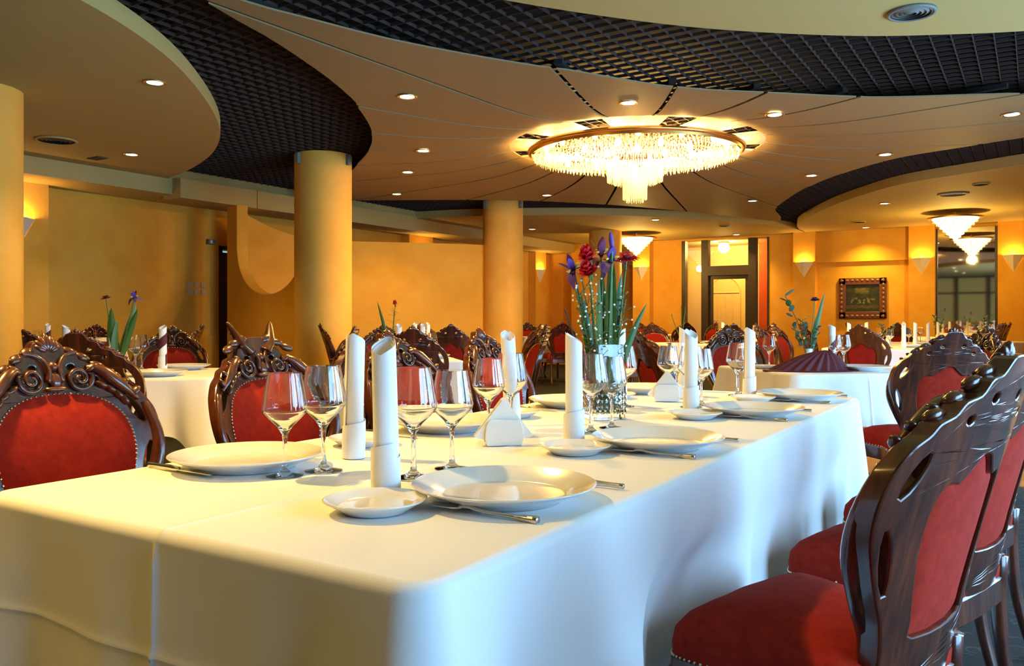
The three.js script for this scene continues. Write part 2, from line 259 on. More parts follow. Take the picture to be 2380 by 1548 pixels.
// partitions and columns on the left
function extrudeXZ(pts, y0, y1, holes = []) {
  const s = new THREE.Shape(pts.map(([x, z]) => P2(x, z))); for (const h of holes) s.holes.push(new THREE.Path(h.map(([x, z]) => P2(x, z))));
  const g = new THREE.ExtrudeGeometry(s, { depth: y1 - y0, bevelEnabled: false, curveSegments: 8 }).rotateX(Math.PI / 2).translate(0, y1, 0); return toCreasedNormals(g, 0.5);
}
{
  const a = [-9.14, -7.62], b = [-6.95, -6.98], len = Math.hypot(b[0] - a[0], b[1] - a[1]), ang = Math.atan2(-(b[1] - a[1]), b[0] - a[0]);
  const s = new THREE.Shape(); s.moveTo(0, 0); s.lineTo(len, 0); s.lineTo(len, 2.56); s.lineTo(len - 0.16, 2.56);
  s.lineTo(len - 0.16, 1.95); s.bezierCurveTo(len - 0.2, 1.2, 0.36, 1.12, 0.3, 2.0); s.lineTo(0.3, 2.56); s.lineTo(0, 2.56); s.closePath();
  const g = new THREE.ExtrudeGeometry(s, { depth: 0.14, bevelEnabled: true, bevelSize: 0.006, bevelThickness: 0.006, bevelSegments: 1, curveSegments: 24 }).rotateY(ang).translate(a[0], 0, a[1]);
  struct('wall_partition', [g], M.wall, 'orange partition with a deep U shaped notch beside the dark door', 'partition');
  const line = new THREE.CatmullRomCurve3([V(-9.29, 0, -7.76), V(-8.83, 0, -8.5), V(-8.44, 0, -9.12), V(-7.95, 0, -9.85), V(-7.45, 0, -10.72), V(-7.36, 0, -11.0)]);
  const n = 40, pos = [], idx = [];
  for (let i = 0; i <= n; i++) {
    const p = line.getPointAt(i / n), t = line.getTangentAt(i / n), nx = t.z, nz = -t.x, u = i / n, h = u < 0.34 ? 2.19 + 0.37 * Math.pow(1 - u / 0.34, 2.2) : 2.17 + 0.06 * u;
    for (const [o, y] of [[0.06, 0], [0.06, h], [-0.06, h], [-0.06, 0]]) pos.push(p.x + nx * o, y, p.z + nz * o);
  }
  for (let i = 0; i < n; i++) for (let j = 0; j < 4; j++) { const q = i * 4 + j, r = i * 4 + (j + 1) % 4; idx.push(q, r, q + 4, r, r + 4, q + 4); }
  idx.push(0, 2, 1, 0, 3, 2, n * 4, n * 4 + 1, n * 4 + 2, n * 4, n * 4 + 2, n * 4 + 3);
  const cg = new THREE.BufferGeometry(); cg.setAttribute('position', new THREE.Float32BufferAttribute(pos, 3)); cg.setIndex(idx);
  struct('wall_partition', [toCreasedNormals(cg.toNonIndexed(), 0.6)], M.wall, 'curved orange partition wall with sweeping top between the two columns', 'partition');
}
const COLS = [[-6.8, -3.2, 0.33, HD, 'big plaster column cut off by the left edge of the picture'], [-6.87, -6.93, 0.32, HM, 'round plaster column with brackets under the dark lattice'], [-7.12, -11.1, 0.315, HM, 'round plaster column right of the curved partition'], [-7.22, -15.0, 0.32, HD, 'farthest round plaster column behind the bouquet']];
COLS.forEach(([x, z, r, h, label], i) => {
  const c = structGroup('column', label, 'column');
  part('shaft', [new THREE.CylinderGeometry(r, r, h, 56, 1, true).translate(x, h / 2, z), new THREE.CylinderGeometry(r + 0.01, r + 0.02, 0.1, 56).translate(x, 0.05, z)], M.column, c);
  if (h === HM) for (const a of [-1.25, 1.25, 3.14]) { const q = Math.atan2(-x, -z) + a * 0.75; part('bracket', [rb(0.05, 0.12, 0.05, 0.008, x + Math.sin(q) * (r + 0.02), h - 0.07, z + Math.cos(q) * (r + 0.02))], M.grilleGrey, c); }
});
// small fittings on the left wall
{
  const s = thing('switch_panel', 'cluster of six wall switches on the dark stretch of the left wall', 'switches', [XL + 0.002, 1.40, -7.5]);
  for (let i = 0; i < 3; i++) for (let j = 0; j < 2; j++) part('switch', [rb(0.012, 0.075, 0.075, 0.004, 0.006, 0.04 + j * 0.1, -0.11 + i * 0.11)], M.switchWhite, s);
  const k = thing('wall_speaker', 'small dark box mounted high on the left wall above the door', 'wall box', [XL + 0.002, 2.1, -7.72]);
  part('housing', [rb(0.06, 0.07, 0.12, 0.008, 0.034, 0.05, 0)], M.grilleGrey, k); part('cover', [rb(0.01, 0.045, 0.035, 0.003, 0.066, 0.05, 0.02)], M.trimWhite, k);
}

// ------------------------------------------------------------------ ceiling: lattice, rounded soffits, star of radial panels
const smooth = (pts, n = 40) => new THREE.CatmullRomCurve3(pts.map(([x, z]) => V(x, 0, z))).getPoints(n).map((p) => [p.x, p.z]);
{
  const arcNL = smooth([[-4.1, -1.6], [-4.22, -2.1], [-4.41, -2.62], [-4.6, -3.03], [-4.92, -3.55], [-5.47, -4.22], [-6.07, -4.84], [-6.62, -5.31], [-7.39, -5.81], [-8.35, -6.26], [-9.07, -6.5]]);
  const arcNR = smooth([[-3.3, -1.6], [-3.0, -2.8], [-2.46, -3.84], [-1.94, -4.56], [-1.56, -4.97], [-0.92, -5.49], [-0.47, -5.74], [-0.07, -5.92], [1.0, -6.25], [XR, -6.45]]);
  const arcFL = smooth([[-9.07, -11.35], [-8.3, -11.5], [-7.25, -11.92], [-6.13, -12.62], [-5.33, -13.47], [-4.59, -14.67], [-4.1, -15.8], [-3.92, -16.6]]);
  const arcFR = smooth([[-3.88, -16.6], [-3.75, -15.9], [-3.42, -15.02], [-2.69, -13.52], [-2.1, -12.57], [-1.45, -11.75], [-0.69, -11.3], [-0.12, -11.0], [1.0, -10.65], [XR, -10.45]]);
  struct('ceiling', [extrudeXZ([...arcNL, [-9.07, ZN], [-4.0, ZN], [-4.0, 0]], HD, HM)], M.soffit, 'rounded cream ceiling soffit over the left tables', 'ceiling');
  struct('ceiling', [extrudeXZ([...arcNR, [XR, ZN], [-3.98, ZN], [-3.98, 0]], HD, HM)], M.soffit, 'cream ceiling soffit with a sweeping edge at the upper right', 'ceiling');
  struct('ceiling', [extrudeXZ([...arcFL, [-3.92, ZB], [-9.07, ZB]], HD, HM)], M.soffit, 'curved cream ceiling soffit over the far left tables', 'ceiling');
  struct('ceiling', [extrudeXZ([...arcFR, [XR, ZB], [-3.9, ZB]], HD, HM)], M.soffit, 'rounded cream ceiling soffit in front of the painting wall', 'ceiling');
  const lat = structGroup('ceiling', 'dark open cell lattice ceiling between the soffits', 'lattice');
  const gx = new THREE.BoxGeometry(0.006, 0.022, 17.9), gz = new THREE.BoxGeometry(10.9, 0.022, 0.006);
  for (let x = -9.0, k = 0; x < XR; x += 0.12, k++) { const m = part('lattice_bar', gx, M.lattice, lat); m.position.set(x, HM + 0.0115, -8.4); }
  for (let z = -17.3; z < 0.5; z += 0.12) { const m = part('lattice_bar', gz, M.lattice, lat); m.position.set(-3.6, HM + 0.012, z); }
}
const CX = -3.62, CZ = -8.24, R0 = 1.32;
{
  const outline = [...smooth([[-3.80, -2.35], [-3.72, -3.03], [-3.59, -3.47], [-3.42, -4.0], [-3.15, -4.55], [-2.83, -5.09], [-2.25, -6.03], [-1.71, -6.53], [-1.11, -7.05], [-0.48, -7.38], [-0.08, -7.57], [0.9, -7.85], [1.7, -8.1]], 60),
    ...smooth([[1.7, -8.7], [0.9, -8.95], [-0.1, -9.39], [-0.59, -9.56], [-1.21, -9.82], [-1.71, -10.26], [-2.37, -11.1], [-3.1, -12.44], [-3.47, -13.33], [-3.68, -14.5]], 60),
    ...smooth([[-3.86, -15.2], [-4.36, -13.93], [-4.95, -12.52], [-5.56, -11.44], [-6.44, -10.4], [-7.48, -9.7], [-8.46, -9.14], [-9.0, -8.8]], 60),
    ...smooth([[-9.0, -8.6], [-8.0, -8.15], [-6.74, -7.27], [-5.52, -6.23], [-4.79, -5.28], [-4.39, -4.55], [-4.15, -3.98], [-3.97, -3.46], [-3.87, -2.96], [-3.83, -2.35]], 60)];
  const reach = (a) => {                                      // distance from the chandelier to the outline in the direction a
    const dx = Math.sin(a), dz = Math.cos(a); let best = 0;
    for (let i = 0; i < outline.length; i++) {
      const [x1, z1] = outline[i], [x2, z2] = outline[(i + 1) % outline.length], ex = x2 - x1, ez = z2 - z1, den = dx * ez - dz * ex; if (Math.abs(den) < 1e-9) continue;
      const qx = x1 - CX, qz = z1 - CZ, t = (qx * ez - qz * ex) / den, u = (qx * dz - qz * dx) / den; if (t > 0 && u >= -1e-6 && u <= 1 + 1e-6) best = Math.max(best, t);
    }
    return best || 3;
  };
  const height = (r) => HS + 0.10 * Math.pow(Math.max(0, 1 - (r - R0) / 1.3), 2.4);
  const star = structGroup('ceiling', 'tan star shaped ceiling of radial panels around the chandelier', 'ceiling'), N = 22, STEP = 2 * Math.PI / N, OFF = -2.5 * Math.PI / 180, GAP = 0.034;
  for (let k = 0; k < N; k++) {
    const na = 16, nr = 14, pos = [], idx = [];
    for (let side = 0; side < 2; side++) for (let j = 0; j <= nr; j++) for (let i = 0; i <= na; i++) {
      const v = j / nr, a0 = OFF + k * STEP, mid = a0 + STEP * i / na, rr = reach(Math.min(Math.max(mid, a0 + 0.006), a0 + STEP - 0.006)), r = R0 + (rr - R0) * Math.pow(v, 1.3), half = GAP / 2 / r, a = a0 + half + (STEP - 2 * half) * i / na;
      pos.push(CX + Math.sin(a) * r, height(r) + side * 0.011, CZ + Math.cos(a) * r);
    }
    const W = na + 1, S = W * (nr + 1), at = (s, j, i) => s * S + j * W + i;
    for (let j = 0; j < nr; j++) for (let i = 0; i < na; i++) { idx.push(at(0, j, i), at(0, j + 1, i), at(0, j, i + 1), at(0, j, i + 1), at(0, j + 1, i), at(0, j + 1, i + 1)); idx.push(at(1, j, i), at(1, j, i + 1), at(1, j + 1, i), at(1, j, i + 1), at(1, j + 1, i + 1), at(1, j + 1, i)); }
    const rim = []; for (let i = 0; i <= na; i++) rim.push([0, i]); for (let j = 1; j <= nr; j++) rim.push([j, na]); for (let i = na - 1; i >= 0; i--) rim.push([nr, i]); for (let j = nr - 1; j > 0; j--) rim.push([j, 0]);
    for (let q = 0; q < rim.length; q++) { const [j1, i1] = rim[q], [j2, i2] = rim[(q + 1) % rim.length]; idx.push(at(0, j1, i1), at(0, j2, i2), at(1, j1, i1), at(0, j2, i2), at(1, j2, i2), at(1, j1, i1)); }
    const g = new THREE.BufferGeometry(); g.setAttribute('position', new THREE.Float32BufferAttribute(pos, 3)); g.setIndex(idx);
    part('ceiling_panel', [toCreasedNormals(g.toNonIndexed(), 0.6)], M.sail, star);
  }
  for (let k = 0; k < N; k++) { const a = OFF + k * STEP, r1 = reach(a) - 0.12, r0 = 1.75; part('carrier_rail', [bx(-0.03, 0.03, 2.868, 2.905, r0, r1).rotateY(a).translate(CX, 0, CZ)], M.darkSlab, star); }
  const ring = structGroup('ceiling', 'cream cove ring with dark gaps above the chandelier', 'cove ring');
  for (let k = 0; k < 9; k++) {
    const a0 = (3.7 + 40 * k + 7) * Math.PI / 180, a1 = (3.7 + 40 * (k + 1) - 7) * Math.PI / 180, pts = [], n = 10;
    for (let i = 0; i <= n; i++) { const a = a0 + (a1 - a0) * i / n; pts.push([CX + 1.36 * Math.sin(a), CZ + 1.36 * Math.cos(a)]); }
    for (let i = n; i >= 0; i--) { const a = a0 + (a1 - a0) * i / n; pts.push([CX + 0.85 * Math.sin(a), CZ + 0.85 * Math.cos(a)]); }
    part('ring_segment', [extrudeXZ(pts, 2.898, 2.916)], M.sailEdge, ring);
  }
}

// ------------------------------------------------------------------ lamps
{
  const pt = (parent, x, y, z, color, power, radius = 3) => { const l = new THREE.PointLight(color, power); l.position.set(x, y, z); l.shadow.radius = radius; parent.add(l); return l; };
  const c = thing('crystal_chandelier', 'huge glowing round crystal chandelier with gold rim in the middle of the star ceiling', 'chandelier', [CX, 2.28, CZ]);
  const y = (h) => h - 2.28, dish = (r) => 2.815 - 0.06 * (1 - (r / 1.12) ** 2);
  part('rim', [new THREE.TorusGeometry(1.12, 0.022, 10, 96).rotateX(Math.PI / 2).translate(0, y(2.845), 0), new THREE.CylinderGeometry(1.12, 1.10, 0.04, 96, 1, true).translate(0, y(2.82), 0)], M.gold, c, 'gold rim');
  part('suspension', [new THREE.CylinderGeometry(0.05, 0.05, 0.36, 12).translate(0, y(3.12), 0), ...[0, 1, 2, 3, 4, 5].map((k) => sweep([[0, y(2.96), 0], [0.5 * Math.sin(k * 1.047), y(2.92), 0.5 * Math.cos(k * 1.047)], [1.1 * Math.sin(k * 1.047), y(2.85), 1.1 * Math.cos(k * 1.047)]], 0.012, 8, 6))], M.gold, c);
  const r = rng(3), drops = [], unit = new THREE.CylinderGeometry(0.007, 0.003, 0.045, 5);
  for (let rad = 0.3; rad < 1.11; rad += 0.055) { const n = Math.round(2 * Math.PI * rad / 0.05); for (let k = 0; k < n; k++) { const a = (k + r() * 0.3) / n * 2 * Math.PI; drops.push(unit.clone().rotateZ((r() - 0.5) * 0.3).translate(rad * Math.sin(a), y(dish(rad)) - 0.02 - r() * 0.02, rad * Math.cos(a))); } }
  for (let k = 0; k < 90; k++) { const a = k / 90 * 2 * Math.PI; for (let q = 0; q < 16; q++) { const rad = 1.1 - q * 0.052; drops.push(new THREE.OctahedronGeometry(0.009).translate(rad * Math.sin(a), y(dish(rad)) + 0.02, rad * Math.cos(a))); } }
  const cd = part('crystal_drops', drops, M.crystal, c, 'dense curtain of crystal drops'); cd.userData.kind = 'stuff';
  const tier = (rad, y0, y1, n, name) => { const g = []; for (let k = 0; k < n; k++) { const a = k / n * 2 * Math.PI; g.push(new THREE.CylinderGeometry(0.0075, 0.004, y1 - y0, 5).translate(rad * Math.sin(a), y((y0 + y1) / 2) - 0.008 * (k % 2), rad * Math.cos(a))); } const m = part(name, g, M.crystal, c); m.userData.kind = 'stuff'; };
  tier(0.29, 2.53, 2.72, 70, 'upper_tier'); tier(0.22, 2.50, 2.72, 54, 'upper_tier'); tier(0.125, 2.34, 2.58, 34, 'lower_tier'); tier(0.09, 2.31, 2.58, 24, 'lower_tier');
  for (const [rad, n, o] of [[0.95, 14, 0], [0.62, 9, 0.2], [0.32, 5, 0.4]]) for (let k = 0; k < n; k++) {
    const a = (k + o) / n * 2 * Math.PI, x = rad * Math.sin(a), z = rad * Math.cos(a), yy = y(dish(rad)) + 0.05;
    part('bulb', [ball(x, yy, z, 0.03, 0.045, 0.03, 10)], M.glowBulb, c);
    if (k % 2 === 0) pt(c, x, yy, z, WARMER, POWER.chandelier * 2, 2);
  }
  part('bulb', [ball(0, y(2.6), 0, 0.03, 0.06, 0.03, 10)], M.glowBulb, c); pt(c, 0, y(2.6), 0, WARMER, POWER.chandelier * 2, 2);

  const dl = proto('downlight', 'ceiling light');
  part('trim_ring', [lathe([[0.05, 0], [0.075, -0.002], [0.08, -0.008], [0.072, -0.012], [0.055, -0.008], [0.05, 0]], 28)], M.brass, dl);
  part('lens', [new THREE.CylinderGeometry(0.056, 0.056, 0.006, 24).translate(0, -0.006, 0)], M.glow, dl);
  const spots = [[-4.15, -5.09, 'small lit spotlight on the star ceiling left of the long seam'], [-5.34, -6.81, 'lit spotlight on the star ceiling, topmost of the left column of three'], [-6.27, -7.7, 'lit spotlight on the star ceiling, middle of the left column of three'], [-7.49, -8.96, 'lit spotlight on the star ceiling, lowest of the left column of three'], [-2.77, -6.18, 'lit spotlight on the star ceiling right above the chandelier'], [-1.88, -7.19, 'lit spotlight on the star ceiling up right of the chandelier'], [-0.18, -8.25, 'lit spotlight with a flare at the right edge of the picture'], [-1.35, -9.54, 'lit spotlight on the star ceiling close to the right lattice band'], [-2.3, -10.46, 'lit spotlight on the star ceiling at the bend of the right lattice band'], [-3.52, -12.23, 'lit spotlight near the far tip of the star ceiling'], [-5.79, -10.16, 'lit spotlight on the star ceiling beside the second column'],
    [-5.47, -3.81, 'largest lit spotlight on the left rounded soffit'], [-8.06, -5.34, 'lit spotlight on the left rounded soffit near the beam'], [-8.2, -13.82, 'lit spotlight on the far soffit right of the second column'], [-5.61, -13.65, 'lit spotlight on the far soffit above the cone pendant'], [-1.93, -13.55, 'lit spotlight on the right soffit, nearest the lattice band'], [-5.19, -16.9, 'lit spotlight above the glass entrance door'], [-2.73, -16.9, 'lit spotlight on the right soffit above the painting'],
    [-2.45, -1.0, 'lit spotlight on the near soffit over the long table'], [-2.35, -3.15, 'lit spotlight on the near soffit above the far end of the long table'], [-2.3, 0.5, 'lit spotlight on the near soffit behind the viewer']];
  for (const [x, z, label] of spots) {
    const star = label.includes('star ceiling') || label.includes('flare');
    const d = copy(dl, [x, HD, z], 0, label, 'recessed ceiling spotlights');
    const s = new THREE.SpotLight(WARM, star ? POWER.small : label.includes('long table') ? POWER.near : POWER.spot, 0, star ? 0.9 : 1.08, 0.75); s.position.set(0, -0.02, 0); s.shadow.radius = 3; s.target.position.set(0, -1, 0); d.add(s, s.target);
  }
  // wedge sconces
  const sc = proto('wall_sconce', 'sconce');
  { const t = [V(-0.17, 0.3, 0), V(0.17, 0.3, 0), V(0, 0.3, 0.14), V(0, 0, 0)], inn = [V(-0.15, 0.302, 0.004), V(0.15, 0.302, 0.004), V(0, 0.302, 0.12), V(0, 0.03, 0.004)];
    const tri = (a, b, d) => [a, b, d].flatMap((v) => [v.x, v.y, v.z]), p = [...tri(t[3], t[2], t[0]), ...tri(t[3], t[1], t[2]), ...tri(inn[3], inn[0], inn[2]), ...tri(inn[3], inn[2], inn[1]), ...tri(t[0], t[2], inn[2]), ...tri(t[0], inn[2], inn[0]), ...tri(t[2], t[1], inn[1]), ...tri(t[2], inn[1], inn[2])];
    const g = new THREE.BufferGeometry(); g.setAttribute('position', new THREE.Float32BufferAttribute(p, 3)); g.computeVertexNormals(); part('shade', [g], M.gypsum, sc);
    part('bulb', [ball(0, 0.27, 0.055, 0.028, 0.045, 0.028, 10)], M.glowBulb, sc); }
  for (const [x, y0, z, t, label] of [[-1.81, 1.9, ZB + 0.222, 0, 'lit wedge sconce on the pilaster right of the painting'], [-3.92, 1.9, ZB + 0.222, 0, 'lit wedge sconce on the pilaster left of the painting'], [-0.35, 1.9, ZB + 0.222, 0, 'lit wedge sconce on the pilaster at the right edge'], [-7.4, 1.92, ZB + 0.222, 0, 'lit wedge sconce on the pilaster below the cone pendant'], [XL + 0.202, 1.9, -5.02, Math.PI / 2, 'lit wedge sconce on the left wall beside the big column'], [XL + 0.202, 1.9, -16.62, Math.PI / 2, 'lit wedge sconce on the far end of the left wall'], [XL + 0.202, 1.9, -12.25, Math.PI / 2, 'lit wedge sconce behind the curved partition']]) {
    const s = copy(sc, [x, y0, z], t, label, 'wedge wall sconces'); pt(s, 0, 0.275, 0.055, WARMER, POWER.sconce, 1.5);
  }
  // inverted cone pendants
  const cp = proto('cone_pendant', 'pendant lamp');
  { const prof = [[0.004, 0], [0.07, 0.06], [0.2, 0.2], [0.33, 0.33], [0.345, 0.35]], g = lathe(prof, 16); part('shade', [toCreasedNormals(g.toNonIndexed(), 0.2)], M.glowShade, cp);
    const dr = []; for (let k = 0; k < 16; k++) for (let q = 1; q < 7; q++) { const a = k / 16 * 6.283, rad = 0.05 * q + 0.02; dr.push(new THREE.OctahedronGeometry(0.016).translate(rad * Math.sin(a), rad * 0.98 - 0.012, rad * Math.cos(a))); }
    const m = part('crystal_beads', dr, M.crystal, cp); m.userData.kind = 'stuff';
    part('top_plate', [new THREE.CylinderGeometry(0.42, 0.40, 0.02, 32).translate(0, 0.36, 0), new THREE.CylinderGeometry(0.03, 0.03, 0.1, 10).translate(0, 0.41, 0)], M.gold, cp); }
  for (const [x, z, label] of [[-6.83, -15.6, 'glowing inverted cone pendant beside the far column'], [-1.12, -15.28, 'glowing inverted cone pendant in front of the wall mirror']]) { const p = copy(cp, [x, 2.34, z], 0, label, 'cone pendants'); pt(p, 0, -0.06, 0, WARM, POWER.pendant, 4); }
  // vents and speakers in the soffits
  const vent = (x, z, rad, label, mat) => { const v = thing('ceiling_vent', label, 'vent', [x, HD - 0.018, z]); part('rim', [lathe([[rad * 0.86, 0.018], [rad, 0.018], [rad, 0.004], [rad * 0.9, 0], [rad * 0.86, 0.006]], 32)], mat === M.grille ? M.soffit : M.grilleGrey, v); const g = []; for (let k = 1; k <= 4; k++) g.push(lathe([[rad * 0.2 * k, 0.004], [rad * 0.2 * k + rad * 0.1, 0.010], [rad * 0.2 * k + rad * 0.1, 0.014], [rad * 0.2 * k, 0.008]], 28)); part('cone', [new THREE.CylinderGeometry(rad * 0.85, rad * 0.85, 0.004, 32).translate(0, 0.015, 0), ...g], mat, v); };
  vent(-8.04, -4.53, 0.19, 'round dark air vent on the left soffit', M.grille); vent(-0.6, -5.21, 0.13, 'round grey ceiling speaker at the upper right', M.grilleGrey); vent(-0.98, -13.04, 0.2, 'round cream air vent above the right cone pendant', M.trimWhite); vent(-0.61, -12.28, 0.1, 'small dark ceiling speaker right of the cream air vent', M.grille); vent(-2.68, -15.86, 0.12, 'small dark ceiling speaker above the painting pilaster', M.grille); vent(-4.9, -15.2, 0.1, 'small dim ceiling speaker near the glass entrance', M.grille);
  const sp = thing('ceiling_grille', 'small rectangular dark grille on the left soffit', 'vent', [-8.56, HD - 0.012, -5.27]); part('plate', [rb(0.2, 0.01, 0.12, 0.003, 0, 0.006, 0)], M.grille, sp); for (let k = 0; k < 4; k++) part('slat', [bx(-0.09, 0.09, 0, 0.004, -0.045 + k * 0.03, -0.03 + k * 0.03)], M.lattice, sp);
}

// ------------------------------------------------------------------ carved dining chair
const backZ = (y) => -0.205 - 0.18 * (y - 0.45) - 0.16 * (y - 0.45) ** 2;
function bend(g) {                                            // flat back (x, y, depth) -> leaning, slightly hollow back
  const p = g.attributes.position; for (let i = 0; i < p.count; i++) { const x = p.getX(i), y = p.getY(i); p.setZ(i, p.getZ(i) + backZ(y) + 0.85 * x * x); }
  g.computeVertexNormals(); return g;
}
const halfOut = [[0.165, 0.40], [0.166, 0.50], [0.180, 0.565], [0.214, 0.64], [0.240, 0.71], [0.246, 0.765], [0.238, 0.82], [0.214, 0.862], [0.188, 0.882], [0.174, 0.900], [0.146, 0.912], [0.130, 0.932], [0.096, 0.942], [0.080, 0.966], [0.052, 0.974], [0.032, 1.0], [0, 1.004]];
const halfIn = [[0.118, 0.52], [0.136, 0.56], [0.158, 0.64], [0.172, 0.71], [0.170, 0.76], [0.154, 0.805], [0.120, 0.838], [0.07, 0.858], [0, 0.864]];
const halfRear = [[0.092, 0.53], [0.106, 0.56], [0.122, 0.63], [0.133, 0.70], [0.131, 0.75], [0.119, 0.785], [0.098, 0.797], [0.074, 0.793], [0.052, 0.806], [0.024, 0.832], [0, 0.838]];
const mirrored = (half) => [...half, ...half.slice(0, -1).reverse().map(([x, y]) => [-x, y])];
const blob = (cx, cy, w, h, rot = 0, n = 10) => { const o = []; for (let k = 0; k < n; k++) { const a = k / n * 2 * Math.PI, x = Math.cos(a) * w, y = Math.sin(a) * h; o.push(P2(cx + x * Math.cos(rot) - y * Math.sin(rot), cy + x * Math.sin(rot) + y * Math.cos(rot))); } return new THREE.Path(o); };
const curve2 = (pts, n, closed = true) => new THREE.CatmullRomCurve3(pts.map(([x, y]) => V(x, y, 0)), closed, 'catmullrom', 0.4).getPoints(n).map((v) => P2(v.x, v.y));
function chairProto(crest) {
  const c = proto('dining_chair', 'chair');
  const shape = new THREE.Shape([...curve2(mirrored(halfOut), 110, false)]);
  const inner = curve2(mirrored(halfRear), 60, true); inner.pop(); shape.holes.push(new THREE.Path(inner));
  for (const s of [-1, 1]) shape.holes.push(blob(s * 0.204, 0.675, 0.012, 0.060, s * -0.24), blob(s * 0.192, 0.818, 0.0125, 0.042, s * 0.50), blob(s * 0.05, 0.935, 0.011, 0.009), blob(s * 0.105, 0.902, 0.010, 0.008));
  const fr = new THREE.ExtrudeGeometry(shape, { depth: 0.028, bevelEnabled: true, bevelThickness: 0.004, bevelSize: 0.004, bevelOffset: -0.003, bevelSegments: 2, curveSegments: 6 }).translate(0, 0, -0.014);
  const frame = part('back_frame', [toCreasedNormals(bend(clean(new TessellateModifier(0.045, 5).modify(clean(fr)))), 0.3)], M.wood, c);
  // rounded front moulding on the stiles, carved scrolls, leaves and palmette
  const carve = [], flat = (g) => carve.push(bend(g));
  for (const s of [-1, 1]) {
    flat(sweep([[s * 0.148, 0.42, 0.014], [s * 0.152, 0.52, 0.016], [s * 0.188, 0.60, 0.018], [s * 0.228, 0.69, 0.018], [s * 0.234, 0.76, 0.018], [s * 0.216, 0.835, 0.018]], (t) => 0.010 + 0.007 * Math.sin(Math.PI * t), 22, 7));
    const sp = []; for (let k = 0; k <= 30; k++) { const t = k / 30, a = s * (1.2 + t * 11.2), r = 0.034 * (1 - 0.86 * t); sp.push([s * 0.062 + s * 0.0 + r * Math.sin(a), 0.908 + r * Math.cos(a), 0.026 + 0.008 * t]); }
    flat(sweep(sp, (t) => 0.0075 * (1 - 0.45 * t), 44, 5));
    flat(sweep([[s * 0.085, 0.935, 0.024], [s * 0.115, 0.928, 0.030], [s * 0.15, 0.896, 0.030], [s * 0.178, 0.866, 0.030], [s * 0.198, 0.845, 0.024]], (t) => 0.006 + 0.011 * Math.sin(Math.PI * Math.min(1, t * 1.1)), 16, 6));
    for (const [x, y, a] of [[0.115, 0.888, 0.5], [0.135, 0.876, 0.7], [0.152, 0.861, 0.9], [0.165, 0.846, 1.1], [0.098, 0.934, -0.6], [0.135, 0.918, -0.5], [0.17, 0.890, -0.7], [0.195, 0.866, -0.9]]) flat(ball(s * x, y, 0.026, 0.019, 0.0085, 0.012, 7, [0, 0, -s * a]));
    flat(sweep([[s * 0.018, 0.90, 0.026], [s * 0.014, 0.935, 0.03], [s * 0.034, 0.965, 0.026], [s * 0.07, 0.975, 0.022]], (t) => 0.008 * (1 - 0.6 * t), 14, 5));
  }
  for (const [x, y, rx, ry] of [[0, 0.905, 0.017, 0.022], [0, 0.94, 0.012, 0.012], [0, 0.883, 0.03, 0.008]]) flat(ball(x, y, 0.026, rx, ry, 0.012, 9));
  if (crest === 'palmette') for (let k = -3; k <= 3; k++) { const a = k * 0.34, l = 0.034 - Math.abs(k) * 0.0035; flat(ball(Math.sin(a) * l * 0.9, 0.976 + Math.cos(a) * l * 0.75, 0.014, 0.010, l * 0.72, 0.013, 8, [0, 0, -a])); }
  if (crest === 'palmette') for (const s of [-1, 1]) for (const [x, y] of [[0.055, 0.976], [0.085, 0.960], [0.12, 0.936], [0.155, 0.910]]) flat(ball(s * x, y, 0.012, 0.020, 0.012, 0.014, 7, [0, 0, -s * 0.4]));
  if (crest === 'horned') for (const s of [-1, 1]) {
    flat(sweep([[s * 0.030, 0.955, 0.012], [s * 0.058, 0.985, 0.012], [s * 0.070, 1.012, 0.010], [s * 0.088, 1.052, 0.004]], (t) => 0.026 * (1 - t) ** 0.8 + 0.006, 18, 7, 0.6));
    for (const [x, y, a] of [[0.085, 0.985, 0.2], [0.05, 0.998, -0.4], [0.12, 0.966, 0.3]]) flat(ball(s * x, y, 0.012, 0.026, 0.013, 0.014, 8, [0, 0, -s * a]));
  }
  part('crest_carving', carve, M.wood, frame, 'carved scroll and leaf crest');
  // upholstered back: front pad with nails, flat panel behind
  const pad = (front) => {
    const pts = curve2(mirrored(front ? halfIn : halfRear), 56, true); pts.pop(); const cx = 0, cy = 0.70, rings = 7, pos = [], idx = [], n = pts.length, over = front ? 1.03 : 1.06;
    pos.push(cx, cy, front ? 0.046 : -0.014);
    for (let j = 1; j <= rings; j++) { const t = j / rings; for (const p of pts) pos.push(cx + (p.x - cx) * t * over, cy + (p.y - cy) * t * over, front ? 0.019 + 0.027 * (1 - t ** 3) : -0.004 - 0.010 * (1 - t ** 8)); }
    for (let i = 0; i < n; i++) { const b = (i + 1) % n; front ? idx.push(0, 1 + i, 1 + b) : idx.push(0, 1 + b, 1 + i); for (let j = 0; j < rings - 1; j++) { const q = 1 + j * n; front ? idx.push(q + i, q + n + i, q + b, q + b, q + n + i, q + n + b) : idx.push(q + i, q + b, q + n + i, q + b, q + n + b, q + n + i); } }
    const g = new THREE.BufferGeometry(); g.setAttribute('position', new THREE.Float32BufferAttribute(pos, 3)); g.setIndex(idx); return bend(g);
  };
  const bp = part('back_pad', [pad(true)], M.fabric, c, 'red upholstered back pad'); part('rear_panel', [pad(false)], M.fabric, c);
  const nailAt = curve2(mirrored(halfIn), 84, true), nails = nailAt.slice(0, -1).map((p) => bend(new THREE.IcosahedronGeometry(0.0032, 0).translate(p.x * 1.03, 0.70 + (p.y - 0.70) * 1.035, 0.0195)));
  const nm = part('nail_trim', nails, M.brass, bp, 'row of small brass upholstery nails'); nm.userData.kind = 'stuff';
